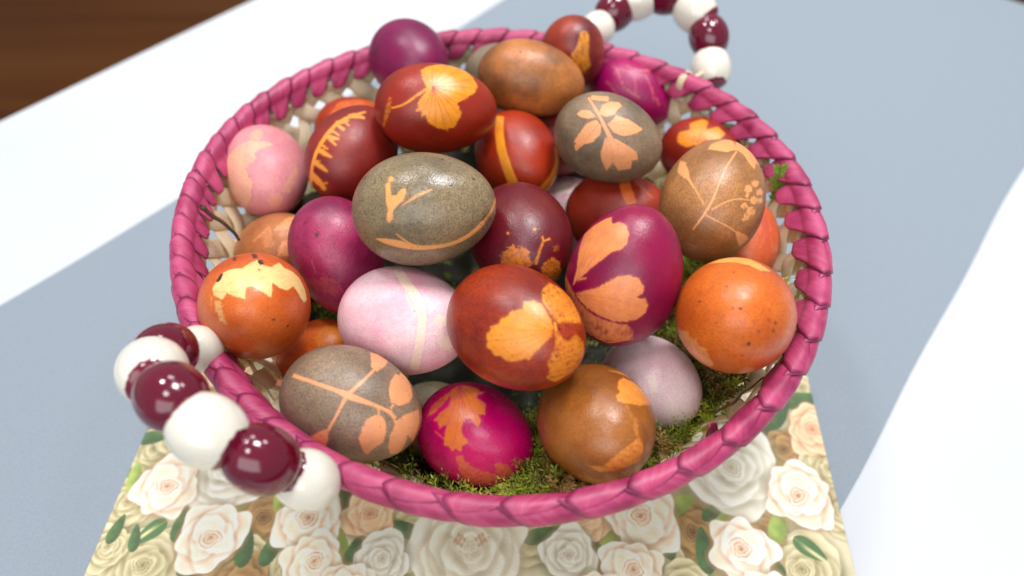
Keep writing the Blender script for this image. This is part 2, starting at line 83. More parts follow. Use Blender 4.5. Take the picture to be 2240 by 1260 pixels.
    {'id':12,'loc':(0.0499,-0.05252,0.11276),'ax':(0.2338,0.4168,0.8784),'w':0.02217,'l':0.02882,'c':(-0.1732,0.9418,0.2882),'e':(-0.9206,-0.2588,0.2925),'m':((138,0,66),(118,0,60),(222,142,84),0.05,0.33),'hi':1,'label':'large purple egg with three peach petal prints,right of centre','pr':[(0,1.0,0.012,[(-0.97,-0.102),(-0.912,0.166),(-0.996,0.575),(-1.017,0.862),(-0.779,0.948),(-0.534,0.992),(-0.387,0.988),(-0.325,0.79),(-0.206,0.812),(-0.064,0.739),(0.009,0.573),(-0.008,0.419),(-0.1,0.34),(-0.251,0.327),(-0.409,0.23),(-0.579,0.133),(-0.75,0.022)]),(0,1,0.02,[(-0.896,-0.241),(-0.593,-0.183),(-0.41,-0.142),(-0.245,-0.067),(-0.091,-0.01),(0.069,0.001),(0.241,-0.056),(0.338,-0.169),(0.331,-0.264),(0.218,-0.31),(0.376,-0.338),(0.437,-0.433),(0.407,-0.555),(0.275,-0.637),(0.07,-0.667),(-0.103,-0.641),(-0.315,-0.576),(-0.541,-0.474),(-0.761,-0.346)]),(0,0.85,0.02,[(-1.458,0.131),(-1.078,-0.097),(-0.812,-0.349),(-0.542,-0.532),(-0.279,-0.627),(-0.032,-0.694),(0.108,-0.717),(0.231,-0.864),(0.265,-1.093),(0.066,-1.122),(-0.24,-1.23),(-0.522,-1.085),(-0.864,-0.923),(-1.141,-0.614),(-1.267,-0.23)]),(0,1.0,0.004,[(-0.86,-0.038),(-0.752,-0.024),(-0.654,-0.014),(-0.659,0.001),(-0.76,0.003),(-0.876,0.009)]),(3,0.22,0.004,[(-0.875,-0.066),(-0.837,-0.001),(-0.801,0.06),(-0.77,0.118),(-0.741,0.18),(-0.712,0.237),(-0.688,0.295),(-0.662,0.356),(-0.634,0.416),(-0.604,0.469),(-0.566,0.525),(-0.531,0.581),(-0.495,0.64),(-0.463,0.701),(-0.428,0.766),(-0.395,0.836),(-0.359,0.912),(-0.368,0.919),(-0.404,0.842),(-0.434,0.772),(-0.469,0.708),(-0.505,0.647),(-0.543,0.588),(-0.577,0.533),(-0.615,0.477),(-0.647,0.421),(-0.677,0.364),(-0.705,0.303),(-0.731,0.245),(-0.758,0.185),(-0.789,0.128),(-0.823,0.065),(-0.859,0.003),(-0.902,-0.056)]),(3,0.22,0.004,[(-0.876,-0.066),(-0.818,-0.012),(-0.766,0.04),(-0.717,0.089),(-0.673,0.14),(-0.629,0.187),(-0.588,0.235),(-0.546,0.282),(-0.506,0.328),(-0.462,0.371),(-0.416,0.412),(-0.367,0.452),(-0.319,0.493),(-0.271,0.535),(-0.224,0.578),(-0.176,0.624),(-0.127,0.669),(-0.078,0.721),(-0.083,0.725),(-0.133,0.675),(-0.183,0.629),(-0.229,0.584),(-0.279,0.541),(-0.327,0.499),(-0.376,0.459),(-0.424,0.419),(-0.471,0.378),(-0.517,0.335),(-0.559,0.289),(-0.601,0.243),(-0.643,0.196),(-0.688,0.146),(-0.735,0.099),(-0.785,0.047),(-0.84,-0.001),(-0.901,-0.055)]),(3,0.22,0.004,[(-0.877,-0.066),(-0.802,-0.018),(-0.737,0.028),(-0.675,0.072),(-0.617,0.115),(-0.562,0.156),(-0.509,0.198),(-0.456,0.236),(-0.402,0.273),(-0.344,0.306),(-0.287,0.338),(-0.229,0.371),(-0.172,0.403),(-0.115,0.437),(-0.057,0.471),(-0.0,0.507),(-0.004,0.512),(-0.063,0.476),(-0.121,0.442),(-0.177,0.408),(-0.235,0.377),(-0.292,0.344),(-0.352,0.314),(-0.41,0.28),(-0.466,0.245),(-0.519,0.205),(-0.573,0.166),(-0.63,0.124),(-0.69,0.082),(-0.754,0.038),(-0.821,-0.009),(-0.899,-0.054)]),(3,0.22,0.004,[(-0.877,-0.066),(-0.8,-0.024),(-0.731,0.021),(-0.666,0.06),(-0.605,0.1),(-0.548,0.137),(-0.489,0.171),(-0.429,0.201),(-0.369,0.23),(-0.308,0.258),(-0.249,0.285),(-0.191,0.313),(-0.133,0.341),(-0.136,0.346),(-0.195,0.318),(-0.254,0.29),(-0.313,0.264),(-0.374,0.237),(-0.435,0.209),(-0.497,0.178),(-0.556,0.145),(-0.617,0.109),(-0.679,0.07),(-0.746,0.032),(-0.817,-0.012),(-0.899,-0.054)]),(3,0.22,0.004,[(-0.874,-0.065),(-0.853,0.001),(-0.837,0.069),(-0.821,0.136),(-0.808,0.198),(-0.797,0.267),(-0.786,0.335),(-0.773,0.401),(-0.755,0.467),(-0.734,0.533),(-0.712,0.603),(-0.7,0.671),(-0.678,0.753),(-0.669,0.838),(-0.661,0.94),(-0.668,0.948),(-0.675,0.847),(-0.69,0.761),(-0.711,0.68),(-0.727,0.608),(-0.747,0.542),(-0.769,0.475),(-0.789,0.409),(-0.802,0.342),(-0.815,0.274),(-0.827,0.204),(-0.843,0.14),(-0.859,0.077),(-0.88,0.01),(-0.902,-0.057)]),(3,0.22,0.004,[(-0.862,-0.265),(-0.758,-0.237),(-0.663,-0.216),(-0.578,-0.198),(-0.497,-0.181),(-0.422,-0.165),(-0.351,-0.151),(-0.28,-0.14),(-0.209,-0.131),(-0.141,-0.127),(-0.071,-0.124),(-0.001,-0.122),(0.069,-0.119),(0.138,-0.117),(0.208,-0.115),(0.28,-0.114),(0.279,-0.11),(0.207,-0.111),(0.137,-0.112),(0.066,-0.112),(-0.003,-0.115),(-0.072,-0.117),(-0.14,-0.119),(-0.212,-0.123),(-0.283,-0.131),(-0.354,-0.141),(-0.427,-0.155),(-0.502,-0.17),(-0.583,-0.186),(-0.669,-0.204),(-0.763,-0.223),(-0.871,-0.248)]),(3,0.22,0.004,[(-0.867,-0.265),(-0.759,-0.262),(-0.66,-0.264),(-0.569,-0.266),(-0.486,-0.272),(-0.405,-0.276),(-0.331,-0.282),(-0.256,-0.289),(-0.184,-0.299),(-0.113,-0.313),(-0.044,-0.33),(0.026,-0.349),(0.096,-0.369),(0.167,-0.389),(0.239,-0.411),(0.315,-0.433),(0.391,-0.46),(0.394,-0.456),(0.316,-0.43),(0.242,-0.406),(0.169,-0.384),(0.097,-0.363),(0.027,-0.343),(-0.043,-0.323),(-0.112,-0.306),(-0.183,-0.29),(-0.255,-0.279),(-0.33,-0.272),(-0.404,-0.265),(-0.485,-0.26),(-0.569,-0.255),(-0.658,-0.25),(-0.756,-0.247),(-0.866,-0.248)]),(3,0.22,0.004,[(-0.869,-0.265),(-0.76,-0.276),(-0.66,-0.292),(-0.571,-0.308),(-0.488,-0.324),(-0.405,-0.341),(-0.331,-0.359),(-0.257,-0.381),(-0.186,-0.408),(-0.117,-0.438),(-0.049,-0.47),(0.022,-0.503),(0.09,-0.537),(0.162,-0.575),(0.236,-0.615),(0.239,-0.612),(0.166,-0.571),(0.094,-0.533),(0.023,-0.497),(-0.045,-0.464),(-0.113,-0.431),(-0.183,-0.401),(-0.253,-0.373),(-0.326,-0.351),(-0.403,-0.33),(-0.482,-0.312),(-0.568,-0.295),(-0.655,-0.279),(-0.755,-0.262),(-0.862,-0.249)]),(3,0.22,0.004,[(-0.86,-0.264),(-0.756,-0.223),(-0.663,-0.191),(-0.579,-0.16),(-0.501,-0.132),(-0.424,-0.108),(-0.351,-0.087),(-0.277,-0.072),(-0.205,-0.057),(-0.131,-0.044),(-0.062,-0.031),(0.011,-0.02),(0.007,-0.014),(-0.064,-0.026),(-0.134,-0.038),(-0.207,-0.051),(-0.281,-0.064),(-0.354,-0.08),(-0.431,-0.099),(-0.506,-0.123),(-0.585,-0.15),(-0.672,-0.178),(-0.766,-0.211),(-0.874,-0.248)]),(3,0.22,0.004,[(-0.873,-0.264),(-0.767,-0.288),(-0.674,-0.314),(-0.588,-0.341),(-0.507,-0.369),(-0.431,-0.4),(-0.361,-0.434),(-0.293,-0.471),(-0.228,-0.51),(-0.164,-0.554),(-0.1,-0.597),(-0.036,-0.645),(-0.033,-0.641),(-0.098,-0.594),(-0.161,-0.549),(-0.224,-0.505),(-0.288,-0.464),(-0.355,-0.425),(-0.426,-0.391),(-0.501,-0.36),(-0.58,-0.331),(-0.665,-0.302),(-0.759,-0.274),(-0.861,-0.249)])]},
    {'id':13,'loc':(0.05837,0.01947,0.07503),'ax':(0.7826,-0.4594,0.42),'w':0.02082,'l':0.02707,'c':(-0.7162,0.5694,0.4035),'e':(0.3359,-0.2255,0.9145),'m':((166,58,32),(142,44,28),(232,120,50),0.1,0.4),'hi':0,'label':'brick red egg with one orange band,behind the purple petal-print egg','pr':[(0,0.95,0.004,[(0.0,1.241),(0.015,0.976),(0.034,0.796),(0.051,0.647),(0.074,0.514),(0.1,0.387),(0.137,0.274),(0.175,0.169),(0.351,0.273),(0.326,0.386),(0.304,0.503),(0.282,0.623),(0.264,0.763),(0.249,0.93),(0.226,1.15),(0.222,1.47)]),(0,0.5,0.004,[(0.284,1.028),(0.348,0.886),(0.412,0.765),(0.477,0.658),(0.55,0.567),(0.629,0.482),(0.716,0.4),(0.752,0.44),(0.674,0.536),(0.603,0.632),(0.535,0.737),(0.471,0.845),(0.404,0.977),(0.351,1.136)])]},
    {'id':14,'loc':(0.03928,0.05076,0.04188),'ax':(0.49,-0.8015,0.3428),'w':0.02046,'l':0.0266,'c':(-0.5026,0.5426,0.673),'e':(0.7696,-0.0738,0.6343),'m':((226,190,190),(200,140,160),(240,225,205),0.05,0.42),'hi':0,'label':'small pale pink egg glimpsed deep in the gap right of centre','pr':[(0,0.8,0.05,[(-0.322,0.52),(-0.19,0.579),(-0.07,0.627),(0.026,0.648),(0.108,0.628),(0.202,0.578),(0.312,0.516),(0.615,1.048),(0.444,1.083),(0.255,1.119),(0.049,1.095),(-0.138,1.002),(-0.291,0.894),(-0.432,0.802)]),(0,0.6,0.05,[(-0.226,0.186),(-0.074,0.271),(0.082,0.36),(-0.018,0.573),(-0.16,0.447),(-0.299,0.329)])]},
    {'id':15,'loc':(0.00887,0.04406,0.09086),'ax':(0.3574,-0.9309,0.0753),'w':0.02033,'l':0.02643,'c':(-0.3205,0.6758,0.6637),'e':(0.9108,0.0273,0.412),'m':((164,54,18),(140,38,18),(228,152,44),0.05,0.36),'hi':1,'label':'rust red egg with two narrow yellow bands like ribbons','pr':[(0,1.0,0.004,[(-0.55,1.087),(-0.531,0.886),(-0.532,0.734),(-0.534,0.598),(-0.526,0.475),(-0.514,0.363),(-0.503,0.258),(-0.494,0.155),(-0.478,0.055),(-0.457,-0.043),(-0.436,-0.139),(-0.413,-0.234),(-0.391,-0.332),(-0.368,-0.436),(-0.343,-0.542),(-0.316,-0.656),(-0.291,-0.782),(-0.265,-0.933),(0.002,-0.744),(-0.037,-0.624),(-0.075,-0.515),(-0.109,-0.417),(-0.143,-0.324),(-0.17,-0.235),(-0.195,-0.146),(-0.218,-0.057),(-0.241,0.03),(-0.26,0.116),(-0.275,0.203),(-0.284,0.295),(-0.294,0.391),(-0.303,0.49),(-0.308,0.592),(-0.31,0.705),(-0.31,0.834),(-0.31,0.996)]),(0,1.0,0.004,[(1.135,0.332),(1.13,0.205),(1.132,0.085),(1.123,-0.019),(1.081,-0.125),(1.016,-0.218),(0.938,-0.32),(0.86,-0.414),(0.775,-0.498),(0.678,-0.588),(0.583,-0.685),(0.494,-0.796),(0.89,-1.2),(1.011,-1.09),(1.135,-0.977),(1.234,-0.837),(1.319,-0.685),(1.396,-0.528),(1.45,-0.369),(1.483,-0.212),(1.496,-0.052),(1.493,0.104),(1.476,0.256),(1.445,0.391)])]},
    {'id':16,'loc':(0.01016,-0.02275,0.10182),'ax':(0.2357,-0.9376,0.2557),'w':0.02192,'l':0.0285,'c':(-0.2108,0.6348,0.7434),'e':(0.9576,-0.0187,0.2875),'m':((94,14,34),(110,24,26),(210,128,36),0.25,0.34),'hi':1,'label':'dark maroon egg with small ragged yellow leaf marks at its foot','pr':[(0,0.9,0.06,[(-0.434,-0.288),(-0.324,-0.203),(-0.239,-0.124),(-0.085,-0.103),(0.046,-0.116),(0.118,-0.191),(0.114,-0.299),(0.19,-0.373),(0.127,-0.473),(0.007,-0.5),(-0.152,-0.472),(-0.313,-0.482),(-0.435,-0.446)]),(0,0.9,0.02,[(0.262,-0.423),(0.293,-0.327),(0.325,-0.236),(0.362,-0.149),(0.403,-0.064),(0.447,0.021),(0.392,0.036),(0.353,-0.048),(0.315,-0.135),(0.276,-0.221),(0.238,-0.309),(0.2,-0.402)]),(0,1.0,0.004,[(0.434,-0.001),(0.419,0.045),(0.406,0.092),(0.373,0.082),(0.387,0.036),(0.401,-0.011)]),(0,1.0,0.004,[(0.424,-0.008),(0.495,0.013),(0.567,0.034),(0.549,0.073),(0.479,0.045),(0.412,0.018)]),(0,0.9,0.06,[(0.4,-0.395),(0.489,-0.339),(0.608,-0.287),(0.81,-0.414),(0.904,-0.637),(1.05,-1.029),(0.837,-0.988),(0.559,-0.795),(0.389,-0.635),(0.358,-0.496)]),(0,1.0,0.012,[(0.269,0.202),(0.264,0.191),(0.254,0.181),(0.239,0.176),(0.226,0.179),(0.216,0.188),(0.214,0.199),(0.219,0.212),(0.23,0.221),(0.243,0.225),(0.256,0.223),(0.267,0.214)]),(0,1.0,0.012,[(-0.237,0.107),(-0.24,0.096),(-0.249,0.089),(-0.261,0.085),(-0.272,0.088),(-0.28,0.095),(-0.283,0.105),(-0.279,0.115),(-0.27,0.123),(-0.259,0.127),(-0.247,0.124),(-0.239,0.117)]),(0,0.35,0.06,[(0.786,-0.119),(0.774,-0.146),(0.746,-0.165),(0.708,-0.171),(0.671,-0.162),(0.646,-0.14),(0.637,-0.114),(0.646,-0.089),(0.673,-0.07),(0.71,-0.063),(0.749,-0.07),(0.776,-0.092)]),(1,1,0.02,[(0.109,0.343),(0.106,0.334),(0.099,0.327),(0.089,0.324),(0.079,0.326),(0.072,0.332),(0.071,0.341),(0.074,0.35),(0.081,0.357),(0.091,0.36),(0.1,0.358),(0.108,0.352)]),(1,1,0.03,[(0.328,-0.026),(0.325,-0.037),(0.316,-0.045),(0.303,-0.048),(0.292,-0.045),(0.283,-0.038),(0.28,-0.028),(0.284,-0.017),(0.293,-0.009),(0.305,-0.006),(0.318,-0.009),(0.326,-0.015)])]},
    {'id':17,'loc':(-0.02864,-0.02979,0.12662),'ax':(0.9796,-0.0662,0.1899),'w':0.02218,'l':0.02883,'c':(-0.7092,0.6638,0.2373),'e':(0.1093,-0.2289,0.9673),'m':((144,126,96),(114,100,78),(226,162,100),1.0,0.24),'hi':1,'label':'shiny olive grey egg with a peach tulip bud print,on top of the pile','pr':[(0,1,0.008,[(-0.536,0.455),(-0.478,0.488),(-0.443,0.247),(-0.371,0.237),(-0.32,0.329),(-0.255,0.363),(-0.237,0.272),(-0.286,0.138),(-0.366,0.056),(-0.407,-0.026),(-0.409,-0.146),(-0.47,-0.222),(-0.506,-0.163),(-0.48,0.008),(-0.512,0.147)]),(0,1.0,0.012,[(-0.431,0.537),(-0.434,0.511),(-0.446,0.493),(-0.465,0.487),(-0.487,0.496),(-0.504,0.517),(-0.513,0.545),(-0.512,0.57),(-0.499,0.59),(-0.478,0.597),(-0.456,0.585),(-0.439,0.565)]),(0,0.9,0.004,[(-0.281,0.057),(-0.227,0.099),(-0.174,0.138),(-0.121,0.177),(-0.069,0.215),(-0.015,0.25),(0.042,0.285),(0.099,0.321),(0.094,0.338),(0.033,0.316),(-0.027,0.29),(-0.084,0.256),(-0.14,0.218),(-0.192,0.173),(-0.24,0.122),(-0.289,0.071)]),(0,1.0,0.004,[(-0.727,-0.543),(-0.66,-0.575),(-0.596,-0.608),(-0.531,-0.636),(-0.466,-0.659),(-0.406,-0.681),(-0.343,-0.699),(-0.281,-0.715),(-0.217,-0.732),(-0.155,-0.744),(-0.09,-0.753),(-0.025,-0.759),(0.035,-0.759),(0.101,-0.76),(0.162,-0.761),(0.225,-0.759),(0.293,-0.752),(0.357,-0.743),(0.421,-0.729),(0.485,-0.711),(0.548,-0.686),(0.611,-0.655),(0.674,-0.619),(0.736,-0.578),(0.796,-0.526),(0.852,-0.475),(0.911,-0.42),(0.972,-0.358),(1.032,-0.286),(1.096,-0.216),(1.162,-0.138),(1.226,-0.037),(1.295,0.058),(1.451,0.196),(1.444,0.292),(1.432,0.304),(1.252,0.183),(1.174,0.072),(1.116,-0.017),(1.06,-0.095),(1.002,-0.166),(0.943,-0.23),(0.886,-0.288),(0.832,-0.343),(0.779,-0.4),(0.728,-0.45),(0.677,-0.495),(0.622,-0.537),(0.565,-0.572),(0.51,-0.603),(0.452,-0.629),(0.393,-0.647),(0.332,-0.661),(0.273,-0.669),(0.212,-0.671),(0.153,-0.671),(0.091,-0.669),(0.031,-0.666),(-0.027,-0.657),(-0.084,-0.645),(-0.141,-0.629),(-0.196,-0.608),(-0.251,-0.584),(-0.309,-0.558),(-0.368,-0.539),(-0.43,-0.527),(-0.495,-0.518),(-0.563,-0.515),(-0.639,-0.522),(-0.722,-0.527)]),(0,1.0,0.004,[(-0.386,-0.416),(-0.335,-0.477),(-0.284,-0.538),(-0.227,-0.592),(-0.166,-0.641),(-0.103,-0.689),(-0.096,-0.669),(-0.158,-0.618),(-0.216,-0.569),(-0.273,-0.517),(-0.326,-0.463),(-0.38,-0.408)]),(1,1,0.03,[(0.372,0.426),(0.368,0.411),(0.36,0.401),(0.349,0.396),(0.341,0.401),(0.333,0.409),(0.331,0.423),(0.334,0.437),(0.343,0.449),(0.352,0.453),(0.363,0.45),(0.37,0.439)]),(1,0.6,0.15,[(1.198,-0.249),(1.193,-0.297),(1.135,-0.332),(1.053,-0.326),(0.979,-0.302),(0.926,-0.257),(0.902,-0.207),(0.908,-0.163),(0.946,-0.129),(1.005,-0.121),(1.078,-0.143),(1.15,-0.191)]),(1,1,0.02,[(0.218,1.447),(0.218,1.448),(0.218,1.448),(0.218,1.448),(0.212,1.458),(0.197,1.451),(0.196,1.451),(0.196,1.451),(0.201,1.456),(0.216,1.454),(0.218,1.447),(0.218,1.447)])]},
    {'id':18,'loc':(-0.07056,0.03521,0.10034),'ax':(0.3937,0.911,0.1231),'w':0.02054,'l':0.0267,'c':(-0.5281,0.7379,-0.4203),'e':(-0.8011,-0.2689,0.5347),'m':((140,42,28),(116,28,22),(236,150,60),0.1,0.4),'hi':0,'label':'red egg with a pale orange fern frond along its left edge','pr':[(0,1.0,0.004,[(0.205,1.007),(0.1,0.957),(-0.0,0.918),(-0.096,0.884),(-0.191,0.845),(-0.276,0.804),(-0.362,0.757),(-0.439,0.708),(-0.51,0.643),(-0.566,0.573),(-0.622,0.498),(-0.673,0.428),(-0.724,0.351),(-0.77,0.275),(-0.814,0.196),(-0.858,0.115),(-0.899,0.027),(-0.934,-0.064),(-0.97,-0.16),(-1.007,-0.261),(-1.046,-0.367),(-1.091,-0.486),(-1.168,-0.628),(-1.253,-0.8),(-1.205,-0.889),(-1.162,-0.927),(-1.077,-0.738),(-0.994,-0.594),(-0.959,-0.467),(-0.928,-0.364),(-0.899,-0.265),(-0.866,-0.174),(-0.833,-0.088),(-0.802,-0.004),(-0.764,0.073),(-0.722,0.149),(-0.678,0.222),(-0.634,0.294),(-0.587,0.363),(-0.539,0.431),(-0.489,0.499),(-0.436,0.565),(-0.377,0.621),(-0.309,0.67),(-0.232,0.714),(-0.152,0.757),(-0.069,0.797),(0.023,0.835),(0.118,0.878),(0.219,0.929)]),(0,1.0,0.004,[(-0.183,0.772),(-0.062,0.757),(0.052,0.747),(0.179,0.719),(0.195,0.774),(0.066,0.866),(-0.077,0.921),(-0.21,0.893)]),(0,1.0,0.004,[(-0.432,0.623),(-0.294,0.632),(-0.172,0.683),(-0.187,0.729),(-0.333,0.747),(-0.474,0.732)]),(0,1.0,0.004,[(-0.463,0.617),(-0.352,0.525),(-0.252,0.445),(-0.222,0.494),(-0.321,0.579),(-0.432,0.68)]),(0,1.0,0.004,[(-0.648,0.338),(-0.476,0.274),(-0.323,0.267),(-0.322,0.299),(-0.471,0.365),(-0.64,0.426)]),(0,1.0,0.004,[(-0.545,0.277),(-0.46,0.208),(-0.383,0.145),(-0.36,0.166),(-0.427,0.24),(-0.498,0.32)]),(0,1.0,0.004,[(-0.825,0.073),(-0.634,-0.029),(-0.457,-0.089),(-0.442,-0.061),(-0.587,0.046),(-0.769,0.15)]),(0,1.0,0.004,[(-0.898,-0.207),(-0.717,-0.304),(-0.546,-0.374),(-0.522,-0.346),(-0.65,-0.225),(-0.828,-0.136)]),(0,1.0,0.004,[(-1.033,-0.442),(-0.938,-0.541),(-0.866,-0.65),(-0.783,-0.751),(-0.713,-0.869),(-0.597,-0.774),(-0.649,-0.655),(-0.716,-0.547),(-0.818,-0.462),(-0.939,-0.385)]),(0,1.0,0.004,[(-0.701,-0.682),(-0.623,-0.652),(-0.548,-0.627),(-0.551,-0.597),(-0.623,-0.612),(-0.702,-0.63)]),(0,1.0,0.004,[(-0.532,0.489),(-0.43,0.412),(-0.337,0.343),(-0.323,0.362),(-0.413,0.439),(-0.511,0.522)]),(0,1.0,0.004,[(-0.746,0.193),(-0.641,0.135),(-0.548,0.081),(-0.534,0.099),(-0.62,0.164),(-0.715,0.233)]),(0,1.0,0.004,[(-0.913,-0.152),(-0.805,-0.158),(-0.711,-0.163),(-0.707,-0.138),(-0.799,-0.12),(-0.904,-0.1)]),(0,1.0,0.004,[(-1.076,-0.559),(-0.96,-0.634),(-0.858,-0.727),(-0.818,-0.694),(-0.893,-0.59),(-0.982,-0.492)]),(0,1.0,0.004,[(-0.335,0.713),(-0.236,0.624),(-0.147,0.545),(-0.132,0.566),(-0.215,0.657),(-0.31,0.762)]),(0,1.0,0.004,[(-0.587,0.426),(-0.501,0.438),(-0.407,0.433),(-0.409,0.451),(-0.512,0.473),(-0.606,0.467)]),(0,1.0,0.004,[(-0.794,0.094),(-0.698,0.089),(-0.612,0.087),(-0.613,0.103),(-0.701,0.115),(-0.8,0.128)])]},
    {'id':19,'loc':(-0.07856,0.0742,0.08215),'ax':(0.8651,-0.4149,0.2817),'w':0.01841,'l':0.02393,'c':(-0.6609,0.4804,0.5766),'e':(0.4947,-0.299,0.816),'m':((158,60,26),(140,46,22),(232,120,40),0.1,0.4),'hi':0,'label':'small red egg peeping out above the fern-print egg','pr':[(0,0.6,0.05,[(-0.643,0.524),(-0.458,0.992),(0.147,1.224),(0.792,1.274),(0.591,0.866),(0.2,0.694),(-0.112,0.593)])]},
